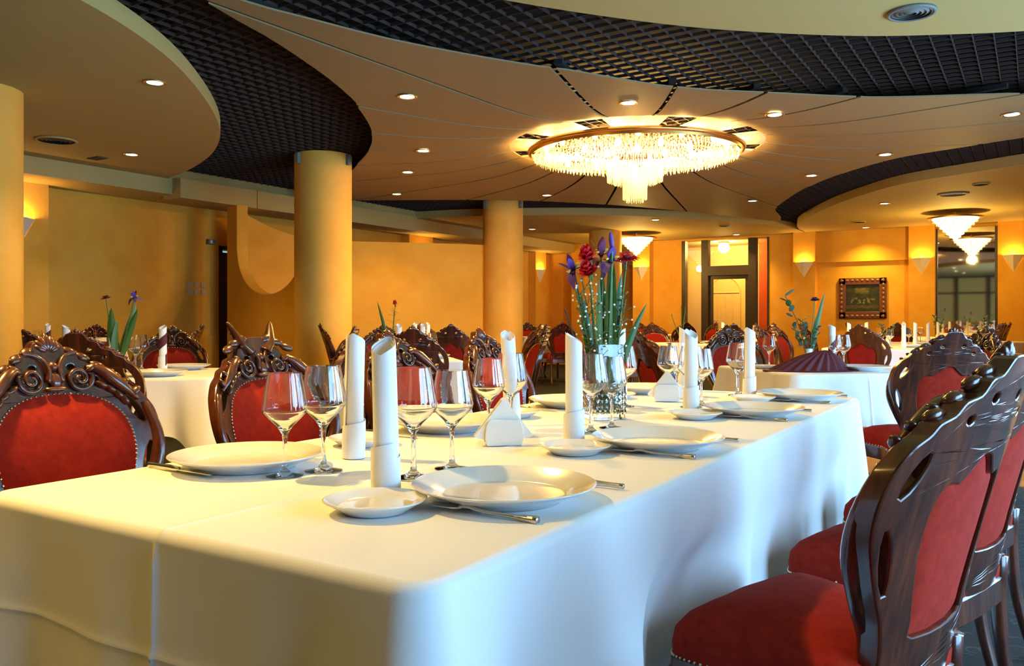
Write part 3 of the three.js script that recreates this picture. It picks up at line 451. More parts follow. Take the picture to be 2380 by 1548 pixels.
  // seat
  const seatPts = []; { const cn = [[0.195, -0.20], [0.205, -0.05], [0.232, 0.09], [0.232, 0.155], [0.18, 0.182], [0.09, 0.186], [0, 0.192]]; for (const p of [...cn, ...cn.slice(0, -1).reverse().map(([x, z]) => [-x, z])]) seatPts.push(p); }
  const sOut = curve2(seatPts, 52, true); sOut.pop();
  const dome = (() => { const pos = [0, 0.522, 0.02], idx = [], n = sOut.length, rows = [[0.25, 0.521], [0.5, 0.517], [0.75, 0.506], [0.9, 0.489], [0.98, 0.470], [1.0, 0.446], [0.99, 0.420]]; for (const [t, y] of rows) for (const p of sOut) pos.push(p.x * t, y, 0.02 + (p.y - 0.02) * t); for (let i = 0; i < n; i++) { const b = (i + 1) % n; idx.push(0, 1 + b, 1 + i); for (let j = 0; j < rows.length - 1; j++) { const q = 1 + j * n; idx.push(q + i, q + b, q + n + i, q + b, q + n + b, q + n + i); } } const g = new THREE.BufferGeometry(); g.setAttribute('position', new THREE.Float32BufferAttribute(pos, 3)); g.setIndex(idx); g.computeVertexNormals(); return g; })();
  // the outline runs the other way round when seen from above: flip so that normals point out
  const seat = part('seat', [flipIfNeeded(dome)], M.fabric, c, 'red upholstered seat cushion');
  const rail = new THREE.ExtrudeGeometry(new THREE.Shape(sOut.map((p) => P2(p.x * 0.985, p.y * 0.985))), { depth: 0.055, bevelEnabled: true, bevelSize: 0.006, bevelThickness: 0.006, bevelSegments: 1 }).rotateX(Math.PI / 2).translate(0, 0.417, 0);
  part('seat_rail', [toCreasedNormals(rail.toNonIndexed(), 0.7), ball(0, 0.355, 0.178, 0.07, 0.022, 0.014, 9), ...[-1, 1].map((s) => ball(s * 0.1, 0.36, 0.175, 0.05, 0.014, 0.012, 8))], M.wood, c);
  const sn = []; for (const p of curve2(seatPts, 90, true)) if (p.y > -0.17) sn.push(new THREE.IcosahedronGeometry(0.003, 0).translate(p.x * 1.0, 0.425, p.y * 1.0));
  const sm = part('nail_trim', sn, M.brass, seat); sm.userData.kind = 'stuff';
  for (const s of [-1, 1]) {
    part('front_leg', [sweep([[s * 0.205, 0.38, 0.150], [s * 0.222, 0.33, 0.174], [s * 0.212, 0.2, 0.160], [s * 0.202, 0.08, 0.148], [s * 0.212, 0.025, 0.164], [s * 0.216, 0.004, 0.174]], (t) => t < 0.75 ? 0.034 - 0.026 * t : 0.0145 + (t - 0.75) * 0.04, 18, 8)], M.wood, c);
    part('rear_leg', [sweep([[s * 0.153, 0.47, backZ(0.47) + 0.006], [s * 0.155, 0.36, -0.198], [s * 0.160, 0.18, -0.215], [s * 0.166, 0.004, -0.262]], (t) => 0.021 - 0.006 * t, 10, 7)], M.wood, c);
  }
  return c;
}
function flipIfNeeded(g) { const n = g.attributes.normal; if (n.getY(0) < 0) { const i = g.index.array; for (let k = 0; k < i.length; k += 3) { const t = i[k + 1]; i[k + 1] = i[k + 2]; i[k + 2] = t; } g.computeVertexNormals(); } return g; }
const CH = { palmette: chairProto('palmette'), horned: chairProto('horned') };
// a chair whose seat centre is at (x, z) and which faces (fx, fz)
const chair = (x, z, fx, fz, label, group, crest = 'palmette') => copy(CH[crest], [x, 0, z], Math.atan2(fx, fz), label, group);

// ------------------------------------------------------------------ tables and cloths
const TT = 0.76;
function clothGeo(hx, hz, top, drop, o) {                      // draped rectangular cloth with pressed creases, folds and hanging corners
  const r = rng(o.seed), rad = 0.018, cr = o.corner ?? 0.03, geos = [], ph = [0, 1, 2, 3, 4, 5].map(() => r() * 6.283);
  const axis = (h, cs) => { const a = []; const n = Math.ceil(h * 2 / 0.08); for (let i = 0; i <= n; i++) a.push(-h + 2 * h * i / n); for (const c of cs) a.push(c - 0.012, c - 0.006, c - 0.002, c, c + 0.002, c + 0.006, c + 0.012); return a.filter((v) => Math.abs(v) <= h).sort((p, q) => p - q).filter((v, i, s) => !i || v - s[i - 1] > 1e-5); };
  const ix = hx - rad, iz = hz - rad, xs = axis(ix, o.cx ?? []), zs = axis(iz, o.cz ?? []);
  const ridge = (v, cs) => { let s = 0; for (const c of cs) { const d = Math.abs(v - c); if (d < 0.012) s += (1 - d / 0.012) ** 2; } return s; };
  const topY = (x, z) => top + 0.0022 * (ridge(x, o.cx ?? []) + 0.7 * ridge(z, o.cz ?? [])) + 0.0007 * Math.sin(x * 11 + ph[0]) * Math.sin(z * 9 + ph[1]);
  { const pos = [], idx = [], W = xs.length; for (const z of zs) for (const x of xs) { const ex = Math.max(0, Math.abs(x) - (ix - cr)), ez = Math.max(0, Math.abs(z) - (iz - cr)); let X = x, Z = z; const d = Math.hypot(ex, ez); if (d > cr) { X = Math.sign(x) * (ix - cr + ex * cr / d); Z = Math.sign(z) * (iz - cr + ez * cr / d); } pos.push(X, topY(x, z), Z); }
    for (let j = 0; j < zs.length - 1; j++) for (let i = 0; i < W - 1; i++) { const a = j * W + i; idx.push(a, a + W, a + 1, a + 1, a + W, a + W + 1); }
    const g = new THREE.BufferGeometry(); g.setAttribute('position', new THREE.Float32BufferAttribute(pos, 3)); g.setIndex(idx); g.computeVertexNormals(); geos.push(g); }
  // perimeter
  const per = []; const side = (f, list) => { for (const v of list) per.push(f(v)); };
  const arc = (x, z, a0) => { for (let k = 1; k < 10; k++) { const a = a0 + k / 10 * Math.PI / 2; per.push({ x: x + cr * Math.cos(a), z: z + cr * Math.sin(a), nx: Math.cos(a), nz: Math.sin(a), c: 0, e: -1 }); } };
  const fx = axis(ix - cr, [...(o.cx ?? [])]), fz = axis(iz - cr, [...(o.cz ?? [])]), dense = (l) => { const q = []; for (let i = 0; i < l.length - 1; i++) { q.push(l[i]); const m = Math.ceil((l[i + 1] - l[i]) / 0.02); for (let k = 1; k < m; k++) q.push(l[i] + (l[i + 1] - l[i]) * k / m); } q.push(l[l.length - 1]); return q; };
  const dx = dense(fx), dz = dense(fz);
  side((z) => ({ x: ix, z, nx: 1, nz: 0, c: iz - Math.abs(z), cr: ridge(z, o.cz ?? []), e: 0, s: z }), dz); arc(ix - cr, iz - cr, 0);
  side((x) => ({ x, z: iz, nx: 0, nz: 1, c: ix - Math.abs(x), cr: ridge(x, o.cx ?? []), e: 1, s: x }), [...dx].reverse()); arc(-ix + cr, iz - cr, Math.PI / 2);
  side((z) => ({ x: -ix, z, nx: -1, nz: 0, c: iz - Math.abs(z), cr: ridge(z, o.cz ?? []), e: 2, s: z }), [...dz].reverse()); arc(-ix + cr, -iz + cr, Math.PI);
  side((x) => ({ x, z: -iz, nx: 0, nz: -1, c: ix - Math.abs(x), cr: ridge(x, o.cx ?? []), e: 3, s: x }), dx); arc(ix - cr, -iz + cr, Math.PI * 1.5);
  let len = 0; const n = per.length; per.forEach((p, i) => { p.t = len; const q = per[(i + 1) % n]; len += Math.hypot(q.x - p.x, q.z - p.z); });
  const rows = [['i', 0]]; for (let k = 0; k <= 6; k++) rows.push(['r', k / 6 * Math.PI / 2]); const nv = o.rows ?? 22; for (let k = 1; k <= nv; k++) rows.push(['s', k / nv]);
  if (o.hem) for (const h of o.hem) for (const q of [-0.012, -0.005, 0, 0.005, 0.012]) rows.push(['s', (h + q) / drop]);
  const order = rows.slice(0, 8).concat(rows.slice(8).sort((a, b) => a[1] - b[1]));
  const pos = [], idx = [];
  for (const [kind, v] of order) for (const p of per) {
    let off, y; const w = Math.exp(-((p.c / 0.11) ** 2)), cw = p.e < 0 ? 1 : w;
    if (kind === 'i') { off = -0.03; y = topY(p.x, p.z) - 0.0006; }
    else if (kind === 'r') { off = rad * Math.sin(v); y = topY(p.x, p.z) * Math.cos(v) + top * (1 - Math.cos(v)) - rad * (1 - Math.cos(v)); }
    else {
      const dl = (drop - rad) + (o.cornerDrop ?? 0) * cw, t = p.t, fall = Math.min(1, v * 1.15);
      const wave = o.amp * fall * (Math.sin(t * o.freq + ph[2]) * 0.55 + Math.sin(t * o.freq * 1.83 + ph[3]) * 0.3 + Math.sin(t * o.freq * 3.1 + ph[4]) * 0.18) * (1 - 0.85 * cw);
      const dip = -(o.tuck ?? 0) * fall * Math.exp(-(((p.c - 0.16) / 0.05) ** 2));
      let dent = 0; for (const [e, s0, dp] of o.dents ?? []) if (p.e === e) { const q = Math.min(1, Math.max(0, (v - 0.12) / 0.25)); dent += dp * q * q * (3 - 2 * q) * Math.exp(-(((p.s - s0) / 0.27) ** 4)); }
      off = rad - dent + o.flare * v + wave + dip + (o.cornerOut ?? 0.05) * cw * fall + 0.006 * (p.cr ?? 0);
      if (o.hem && p.e % 2 === 1) for (const h of o.hem) { const d = Math.abs(v * drop - h); if (d < 0.012) off += 0.0028 * (1 - d / 0.012); }
      y = top - rad - dl * v;
    }
    pos.push(p.x + p.nx * off, Math.max(y, 0.006 - TT), p.z + p.nz * off);
  }
  for (let j = 0; j < order.length - 1; j++) for (let i = 0; i < n; i++) { const a = j * n + i, b = j * n + (i + 1) % n; idx.push(a, b, a + n, b, b + n, a + n); }
  const g = new THREE.BufferGeometry(); g.setAttribute('position', new THREE.Float32BufferAttribute(pos, 3)); g.setIndex(idx); g.computeVertexNormals(); geos.push(g); return geos;
}
function table(x, z, hx, hz, turn, label, clothLabel, o, group) {
  const t = thing('dining_table', label, 'table', [x, 0, z], turn, group);
  part('tabletop', [rb(hx * 2 - 0.05, 0.03, hz * 2 - 0.05, 0.006, 0, TT - 0.0195, 0)], M.wood, t);
  part('apron', [bx(-hx + 0.08, hx - 0.08, TT - 0.1, TT - 0.035, -hz + 0.08, hz - 0.08)], M.wood, t);
  for (const sx of [-1, 1]) for (const sz of [-1, 1]) part('leg', [new THREE.CylinderGeometry(0.028, 0.02, TT - 0.035, 12).translate(sx * (hx - 0.1), (TT - 0.035) / 2, sz * (hz - 0.1))], M.wood, t);
  const g = o.shared ?? merge(clothGeo(hx, hz, 0.003, o.drop, o)); const c = solo('tablecloth', g, M.cloth, clothLabel, 'tablecloth', [x, TT, z], turn, o.group); return g;
}
const MX = -1.055, MZ = -2.085, MHX = 0.485, MHZ = 1.355;       // the long table
table(MX, MZ, MHX, MHZ, 0, 'long dining table under the white cloth in the foreground', 'long white tablecloth with pressed creases hanging to the floor in the foreground', { seed: 4, drop: 0.70, rows: 26, cx: [0.01], cz: [], hem: [0.16, 0.42], amp: 0.027, freq: 12, flare: 0.012, dents: [[0, 0.45, 0.075], [0, -0.20, 0.035], [0, -0.83, 0.03]], cornerDrop: 0.0, cornerOut: 0.06, tuck: 0.03, corner: 0.035 });
const SM = 0.46, sq = { seed: 9, drop: 0.29, rows: 12, cx: [0], cz: [0], amp: 0.016, freq: 16, flare: 0.035, cornerDrop: 0.17, cornerOut: 0.07, tuck: 0.02 };
sq.shared = merge(clothGeo(SM, SM, 0.003, sq.drop, sq)); sq.group = 'white cloths on the square tables';
const D45 = Math.PI / 4, K = 0.60;
const small = { A: [-4.24, -2.84, 'square table behind the nearest left chair'], B: [-7.45, -4.25, 'square table beside the big left column'], C: [-4.15, -4.95, 'square table with dark red napkin fan left of the centre column'], D: [-5.5, -7.2, 'square table in front of the curved partition'], E: [-3.75, -10.2, 'square table with a red napkin fan in front of the glass door'], F: [-7.3, -12.7, 'far square table right of the second column'], G: [-6.3, -15.6, 'farthest square table below the cone pendant'], H: [-1.114, -5.3, 'square table with the big burgundy fan behind the long table'] };
for (const k in small) { const [x, z, what] = small[k]; table(x, z, SM, SM, D45, what, 'white cloth on the ' + what.replace('square ', ''), sq, 'square tables set diagonally'); }
const longO = (seed) => ({ seed, drop: 0.34, rows: 10, cx: [0], cz: [], amp: 0.016, freq: 15, flare: 0.03, cornerDrop: 0.1, cornerOut: 0.05, tuck: 0.02 });
table(-1.45, -10.65, 0.47, 1.5, 0, 'long table in the background right of the chandelier', 'white cloth on the background long table before the painting', longO(21));
table(-1.5, -14.9, 0.47, 1.3, 0, 'farthest long table in front of the painting wall', 'white cloth on the farthest long table by the painting wall', longO(22));

// chairs at the long table
const gl = 'chairs on the left side of the long table', gr = 'chairs on the right side of the long table';
chair(-1.84, -1.20, 1, 0.0, 'carved red chair nearest at the left, seen from the front', gl);
chair(-1.84, -1.88, 1, 0.0, 'carved red chair with two pointed horns on its crest', gl, 'horned');
chair(-1.84, -2.55, 1, 0.0, 'carved red chair third from the viewer on the left of the long table', gl);
chair(-1.84, -3.20, 1, 0.0, 'carved red chair farthest on the left of the long table', gl);
chair(-0.17, -1.12, -1, 0, 'red chair seat at the bottom edge, nearest on the right', gr);
chair(-0.372, -1.69, -0.96, -0.28, 'carved chair with slotted back nearest in full view on the right', gr);
chair(-0.315, -2.34, -0.96, -0.27, 'second carved chair behind the slotted one on the right of the long table', gr);
chair(-0.30, -2.97, -0.965, -0.26, 'third carved chair, farthest in the right row of the long table', gr);
// chairs round the square tables: [table, sign x, sign z, label]
const around = [['A', 1, 1, 'dark chair with its back to the viewer behind the nearest left chair'], ['A', -1, 1, 'dark chair of the left square table nearest the big column'], ['A', -1, -1, 'dark carved chair facing the viewer behind the left striped napkin'], ['A', 1, -1, 'dark carved chair on the far right side of the left square table'],
  ['B', 1, 1, 'dark chair beside the big column at the left edge'], ['B', -1, -1, 'chair facing the viewer at the table beside the left column'], ['B', 1, -1, 'chair on the inner side of the table beside the left column'],
  ['C', 1, 1, 'chair with its back to the viewer at the dark red fan table'], ['C', -1, 1, 'chair nearest the left wall at the dark red fan table'], ['C', -1, -1, 'chair facing the viewer at the dark red fan table'], ['C', 1, -1, 'chair on the window side of the dark red fan table'],
  ['D', 1, 1, 'reddish chair back in front of the curved partition'], ['D', -1, 1, 'chair beside the bracketed column at the partition table'], ['D', -1, -1, 'chair between partition and its table, facing the viewer'], ['D', 1, -1, 'chair on the right of the table before the curved partition'],
  ['E', 1, 1, 'glossy dark chair before the glass door, back to the viewer'], ['E', -1, 1, 'chair hidden behind the big bouquet'], ['E', -1, -1, 'dark chair between the big bouquet and the glass door'], ['E', 1, -1, 'dark chair right of the glass door post'],
  ['F', 1, 1, 'dark far chair left of the big bouquet, with its back turned'], ['F', -1, 1, 'dark far chair right of the second column'], ['F', -1, -1, 'far chair against the left wall facing the viewer'], ['F', 1, -1, 'far chair just left of the bouquet behind others'],
  ['G', 1, 1, 'far chair under the cone pendant with its back turned'], ['G', -1, -1, 'farthest chair below the sconce pilaster'], ['G', 1, -1, 'farthest chair left of the glass entrance'],
  ['H', -1, 1, 'chair on the left near side of the burgundy fan table'], ['H', -1, -1, 'chair facing the viewer behind the burgundy fan table'], ['H', 1, -1, 'chair on the far window side of the burgundy fan table']];
for (const [k, sx, sz, label] of around) chair(small[k][0] + sx * K, small[k][1] + sz * K, -sx, -sz, label, 'chairs round the square tables');
chair(-0.52, -4.70, -0.55, -0.83, 'brown chair seen squarely from behind at the burgundy fan table', 'chairs round the square tables');
for (const [x, z, fx, fz, label] of [[-2.25, -9.1, 1, 0.1, 'chair in profile left of the background bouquet, nearer one'], [-2.25, -9.85, 1, 0.05, 'chair in profile left of the background bouquet, farther one'], [-2.25, -11.2, 1, 0, 'chair behind the background bouquet on the left of the far long table'], [-1.38, -8.75, 0.1, -1, 'dark red chair at the head of the background long table'], [-0.66, -9.6, -1, 0, 'first chair on the window side of the background long table'], [-0.66, -10.5, -1, 0, 'second chair on the window side of the background long table'], [-0.66, -11.4, -1, 0, 'third chair on the window side of the background long table'], [-2.3, -14.6, 1, 0, 'far chair under the painting'], [-0.7, -15.4, -1, 0, 'far chair before the wall mirror'], [-1.66, -13.2, 0, -1, 'far chair at the head of the farthest long table']]) chair(x, z, fx, fz, label, 'chairs at the background long tables');

// ------------------------------------------------------------------ tableware
const RIGHT = V(Math.cos(YAW), 0, -Math.sin(YAW)), TOWARD = V(Math.sin(YAW), 0, Math.cos(YAW)), TY = TT + 0.0045;
const W = {};
{ const out = [[0, 0], [0.034, 0], [0.0345, 0.001], [0.034, 0.002], [0.014, 0.0055], [0.006, 0.013], [0.0043, 0.028], [0.0042, 0.066], [0.006, 0.080], [0.015, 0.094], [0.031, 0.110], [0.0408, 0.121], [0.0424, 0.127], [0.0412, 0.138], [0.037, 0.163], [0.031, 0.195]], inn = [[0.0302, 0.1952], [0.0361, 0.163], [0.0403, 0.138], [0.0415, 0.127], [0.040, 0.1222], [0.0303, 0.112], [0.0145, 0.097], [0.004, 0.0885], [0, 0.088]];
  W.glass = proto('wine_glass', 'wine glass'); const g = lathe([...out, ...inn], 40); W.glass.add(Object.assign(new THREE.Mesh(g, M.glass), { name: 'glass' }));
  const pr = (list) => list.map(([r, y]) => [r, y]);
  W.plate = proto('dinner_plate', 'plate'); part('plate_body', [lathe(pr([[0, 0.004], [0.085, 0.004], [0.088, 0], [0.094, 0], [0.097, 0.004], [0.11, 0.009], [0.150, 0.0255], [0.1525, 0.028], [0.150, 0.0295], [0.112, 0.0155], [0.105, 0.011], [0.098, 0.0085], [0, 0.008]]), 64)], M.china, W.plate);
  W.side = proto('side_plate', 'plate'); part('plate_body', [lathe(pr([[0, 0.003], [0.044, 0.003], [0.046, 0], [0.050, 0], [0.053, 0.003], [0.060, 0.007], [0.079, 0.0175], [0.0805, 0.0195], [0.078, 0.0205], [0.060, 0.012], [0.054, 0.0082], [0, 0.0065]]), 56)], M.china, W.side); }
const glassCopy = (x, z, s, label, group) => { const g = copy(W.glass, [x, TY, z], 0, label, group); g.scale.setScalar(s); return g; };
function rollProto(striped) {
  const p = proto('napkin_roll', 'napkin'), H = 0.272;
  const body = gridGeo(84, 14, (u, v) => { const a = u * 2.4 * 2 * Math.PI, r = 0.0165 + 0.0060 * u * (1 - 0.25 * v), f = (a / (2 * Math.PI)) % 1, top = H - 0.034 * Math.abs(f - 0.5) * 2 - 0.012 * (1 - u), y = v * top, w = 1 + 0.02 * Math.sin(a * 3 + v * 5); return [Math.sin(a) * r * w, y, Math.cos(a) * r * w]; });
  const roll = part('roll', [body], M.napkin, p);
  part('cuff', [gridGeo(40, 6, (u, v) => { const a = 0.6 + u * 1.08 * 2 * Math.PI, r = 0.0236 + 0.0016 * u + 0.0008 * Math.sin(v * 3.1), top = 0.062 + 0.03 * u; return [Math.sin(a) * r, v * top, Math.cos(a) * r]; })], M.napkin, roll);
  if (striped) part('ribbon', [gridGeo(60, 4, (u, v) => { const a = u * 1.35 * 2 * Math.PI, y = 0.012 + u * 0.16 + v * 0.06, r = 0.0256 - 0.004 * (y / H); return [Math.sin(a) * r, y, Math.cos(a) * r]; })], M.burgundy, roll, 'burgundy diagonal band');
  return p;
}
W.roll = rollProto(false); W.striped = rollProto(true);
const roll = (kind, x, z, turn, label, group, tilt) => { const c = copy(W[kind], [x, TY, z], turn, label, group); if (tilt) { c.rotation.order = 'YXZ'; c.rotation.x = tilt[0]; c.rotation.z = tilt[1]; } return c; };
{ const f = proto('fork', 'fork'), tube = [[0.0, 0.003, 0], [0.05, 0.004, 0], [0.1, 0.0055, 0], [0.125, 0.009, 0], [0.14, 0.007, 0]];
  part('handle', [sweep(tube, (t) => t < 0.25 ? 0.0075 - 0.010 * t : 0.0042 - 0.001 * t, 20, 8).scale(1, 1, 1)], M.steel, f);
  const hd = new THREE.Shape(); hd.moveTo(0.135, -0.003); hd.quadraticCurveTo(0.142, -0.012, 0.155, -0.012); hd.lineTo(0.155, 0.012); hd.quadraticCurveTo(0.142, 0.012, 0.135, 0.003);
  part('head', [new THREE.ExtrudeGeometry(hd, { depth: 0.0016, bevelEnabled: false }).rotateX(Math.PI / 2).translate(0, 0.0072, 0)], M.steel, f);
  for (let k = 0; k < 4; k++) part('tine', [bx(0.154, 0.196, 0.0055, 0.0072, -0.012 + k * 0.0069, -0.0087 + k * 0.0069)], M.steel, f);
  W.fork = f; const n = proto('knife', 'knife'), bl = new THREE.Shape(); bl.moveTo(0.095, -0.006); bl.lineTo(0.17, -0.009); bl.quadraticCurveTo(0.205, -0.008, 0.21, 0.006); bl.lineTo(0.095, 0.006);
  part('handle', [sweep([[0, 0.005, 0], [0.03, 0.0055, 0], [0.07, 0.0055, 0], [0.1, 0.0048, 0]], (t) => 0.0052 - 0.0008 * Math.sin(t * 6), 12, 8)], M.steel, n);
  part('blade', [new THREE.ExtrudeGeometry(bl, { depth: 0.0018, bevelEnabled: false }).rotateX(Math.PI / 2).translate(0, 0.0058, 0)], M.steel, n); W.knife = n; }
// place settings of the long table
const ord = ['nearest the viewer', 'second from the viewer', 'third from the viewer', 'farthest from the viewer'];
[[-1.165], [-1.826], [-2.60], [-3.20]].forEach(([z], i) => {
  const on = 'on the right side, ' + ord[i], gg = 'place settings on the right side of the long table';
  copy(W.plate, [-0.745, TY, z], 0, 'large white dinner plate ' + on, gg); copy(W.side, [-0.868, TY, z + 0.178], 0, 'small white side plate ' + on, gg);
  roll('roll', -0.925, z + [0.085, 0.075, 0.06, 0.03][i], [0.4, 2.0, 1.1, 2.8][i], 'standing white napkin roll ' + on, gg, [[0, 0.02], [0, 0.0], [0, 0.0], [0.02, 0]][i]);
  const gz = [[-1.233, -1.344], [-1.97, -2.08], [-2.72, -2.80], [-3.24, -3.32]][i];
  glassCopy(-0.99, gz[0], 1.055, 'larger empty wine glass ' + on, gg); glassCopy(-0.982, gz[1], 1.0, 'smaller empty wine glass ' + on, gg);
  copy(W.fork, [-0.615, TY, z + 0.175 - 0.062], Math.PI, 'steel fork beside the dinner plate ' + on, gg); copy(W.knife, [-0.61, TY, z - 0.175], Math.PI, 'steel knife beyond the dinner plate ' + on, gg);
});
[[-1.146], [-1.82], [-2.54], [-3.17]].forEach(([z], i) => {
  const on = 'on the left side, ' + ord[i], gg = 'place settings on the left side of the long table';
  copy(W.plate, [-1.345, TY, z], 0, 'large white dinner plate ' + on, gg); copy(W.side, [-1.35, TY, z - 0.345 + (i === 3 ? 0.12 : 0)], 0, 'small white side plate ' + on, gg);
  roll('roll', -1.243, z - [0.197, 0.165, 0.16, 0.16][i], [3.6, 0.9, 5.1, 2.2][i], 'standing white napkin roll ' + on, gg, [[0, 0.02], [-0.03, 0.045], [0, 0], [0, 0]][i]);
  const gz = [[-1.192, -1.115], [-1.894, -1.787], [-2.617, -2.53], [-3.11, -3.02]][i], gx = [[-1.181, -1.205], [-1.19, -1.19], [-1.19, -1.2], [-1.19, -1.19]][i];
  glassCopy(gx[0], gz[0], 1.055, 'larger empty wine glass ' + on, gg); glassCopy(gx[1], gz[1], 1.0, 'smaller empty wine glass ' + on, gg);
  copy(W.knife, [-1.515, TY, z + 0.105 + (i ? 0.06 : 0)], -0.04, 'steel knife before the dinner plate ' + on, gg); copy(W.fork, [-1.515, TY, z - 0.18], 0, 'steel fork behind the dinner plate ' + on, gg);
});
// paper napkin holders
{ const h = proto('napkin_holder', 'napkin holder'), wallShape = (z) => { const s = new THREE.Shape(); s.moveTo(-0.04, 0); s.lineTo(0.04, 0); s.lineTo(0.044, 0.012); s.quadraticCurveTo(0.044, 0.056, 0.03, 0.058); s.lineTo(-0.03, 0.058); s.quadraticCurveTo(-0.044, 0.056, -0.044, 0.012); s.closePath(); return new THREE.ExtrudeGeometry(s, { depth: 0.004, bevelEnabled: true, bevelSize: 0.0015, bevelThickness: 0.0015, bevelSegments: 2 }).translate(0, 0.0015, z); };
  part('holder_body', [wallShape(0.014), wallShape(-0.018), rb(0.084, 0.008, 0.03, 0.003, 0, 0.004, 0)], M.china, h);
  for (let k = 0; k < 5; k++) { const s = new THREE.Shape(); const w = 0.070 - (k % 2) * 0.004; s.moveTo(-w, 0.022 + (k % 3) * 0.002); s.lineTo(-w + 0.006, 0.018); s.lineTo(-0.03, 0.012); s.lineTo(0.03, 0.012); s.lineTo(w - 0.006, 0.018); s.lineTo(w, 0.022); s.lineTo(0.004, 0.109 - k * 0.001); s.lineTo(-0.004, 0.109 - k * 0.001); s.closePath(); part('paper_napkin', [new THREE.ExtrudeGeometry(s, { depth: 0.0026, bevelEnabled: false }).translate(0, 0, -0.0095 + k * 0.0045)], M.paper, h); }
  copy(h, [-1.069, TY, -1.668], YAW + 0.2, 'white holder of folded paper napkins, nearer one', 'paper napkin holders'); copy(h, [-1.137, TY, -2.875], YAW - 0.2, 'white holder of folded paper napkins behind the bouquet', 'paper napkin holders'); }

// ------------------------------------------------------------------ flowers
function blade(len, w, lean, curl, mat, cup = 0.25) {          // strap leaf rising from the origin, leaning along +x
  return gridGeo(6, 12, (u, v) => { const t = v, k = (u - 0.5) * 2, wid = w * Math.sin(Math.PI * Math.min(1, 0.16 + 0.84 * t)) ** 0.7, x = lean * t + curl * t * t, y = len * t - Math.abs(curl) * 0.25 * t * t; return [x + k * wid, y, -Math.abs(k) * wid * cup]; });
}
function petal(len, w, up, droop) { return gridGeo(4, 6, (u, v) => { const k = (u - 0.5) * 2, wid = w * Math.sin(Math.PI * (0.12 + 0.86 * v)); return [len * v, up * v - droop * v * v + 0.15 * k * k * wid, k * wid]; }); }
const heads = {
  gerbera: (h, m) => { const g = []; for (let r = 0; r < 3; r++) for (let k = 0; k < 18; k++) g.push(petal(0.036 - r * 0.008, 0.0048, 0.006 + 0.006 * r, 0.007 - 0.002 * r).rotateY((k + r * 0.4) / 18 * 6.283)); part('petals', g, m, h); part('disc', [ball(0, 0.006, 0, 0.010, 0.006, 0.010, 9)], M.plum, h); },
  carnation: (h, m) => { const g = [], r = rng(8); for (let q = 0; q < 4; q++) for (let k = 0; k < 9; k++) g.push(petal(0.022 - q * 0.004, 0.0085, 0.012 + q * 0.008, 0.002).rotateY((k + r()) / 9 * 6.283)); part('petals', g, m, h); part('calyx', [new THREE.CylinderGeometry(0.007, 0.004, 0.022, 8).translate(0, -0.006, 0)], M.leaf, h); },
  iris: (h, m) => { const g = []; for (let k = 0; k < 3; k++) { g.push(petal(0.044, 0.014, 0.020, 0.050).rotateY(k * 2.094)); g.push(petal(0.020, 0.011, 0.045, 0.004).rotateY(k * 2.094 + 1.05)); g.push(petal(0.026, 0.007, 0.018, 0.012).rotateY(k * 2.094 + 0.5)); } part('petals', g, m, h); part('throat', [0, 1, 2].map((k) => ball(0.015 * Math.sin(k * 2.094 + 1.57), 0.011, 0.015 * Math.cos(k * 2.094 + 1.57), 0.008, 0.003, 0.003, 6, [0, k * 2.094, 0])), M.yellow, h); },
  bud: (h, m) => { part('bud', [ball(0, 0.022, 0, 0.0075, 0.028, 0.0075, 8)], m, h); },
};
const at = (r, up, t) => RIGHT.clone().multiplyScalar(r).addScaledVector(TOWARD, t).add(V(0, up, 0));
// one cut stem standing in a vase; base and tip are offsets (to the right, up, towards the viewer)
function stem(name, label, base, tip, head, mat, o = {}) {
  const s = thing(name, label, o.cat ?? 'flower', base, 0, o.group), tp = at(...tip), mid = tp.clone().multiplyScalar(0.55).add(at(o.bow ?? 0, 0, 0));
  part('stem', [sweep([[0, 0, 0], [mid.x, mid.y, mid.z], [tp.x, tp.y, tp.z]], o.thick ?? 0.0026, 14, 6)], o.stemMat ?? M.leaf, s);
  if (head) { const h = new THREE.Group(); h.name = 'flower_head'; h.position.copy(tp); h.scale.setScalar(o.scale ?? 1); h.rotation.set(o.nodX ?? 0.25, 0.5, o.nodZ ?? 0); s.add(h); heads[head](h, mat); }
  for (const [t, len, w, lean, curl, turn, m] of o.leaves ?? []) { const p = t < 0.5 ? mid.clone().multiplyScalar(t / 0.55) : mid.clone().lerp(tp, (t - 0.55) / 0.45); const l = part('leaf', [blade(len, w, lean, curl)], m ?? M.leaf, s); l.position.copy(p); l.rotation.y = YAW + turn; }
  return s;
}
function leafBlade(label, base, h, w, lean, curl, turn, mat, group) { return solo('leaf_blade', [blade(h, w, lean, curl, mat)], mat, label, 'leaf', base, YAW + turn, group); }
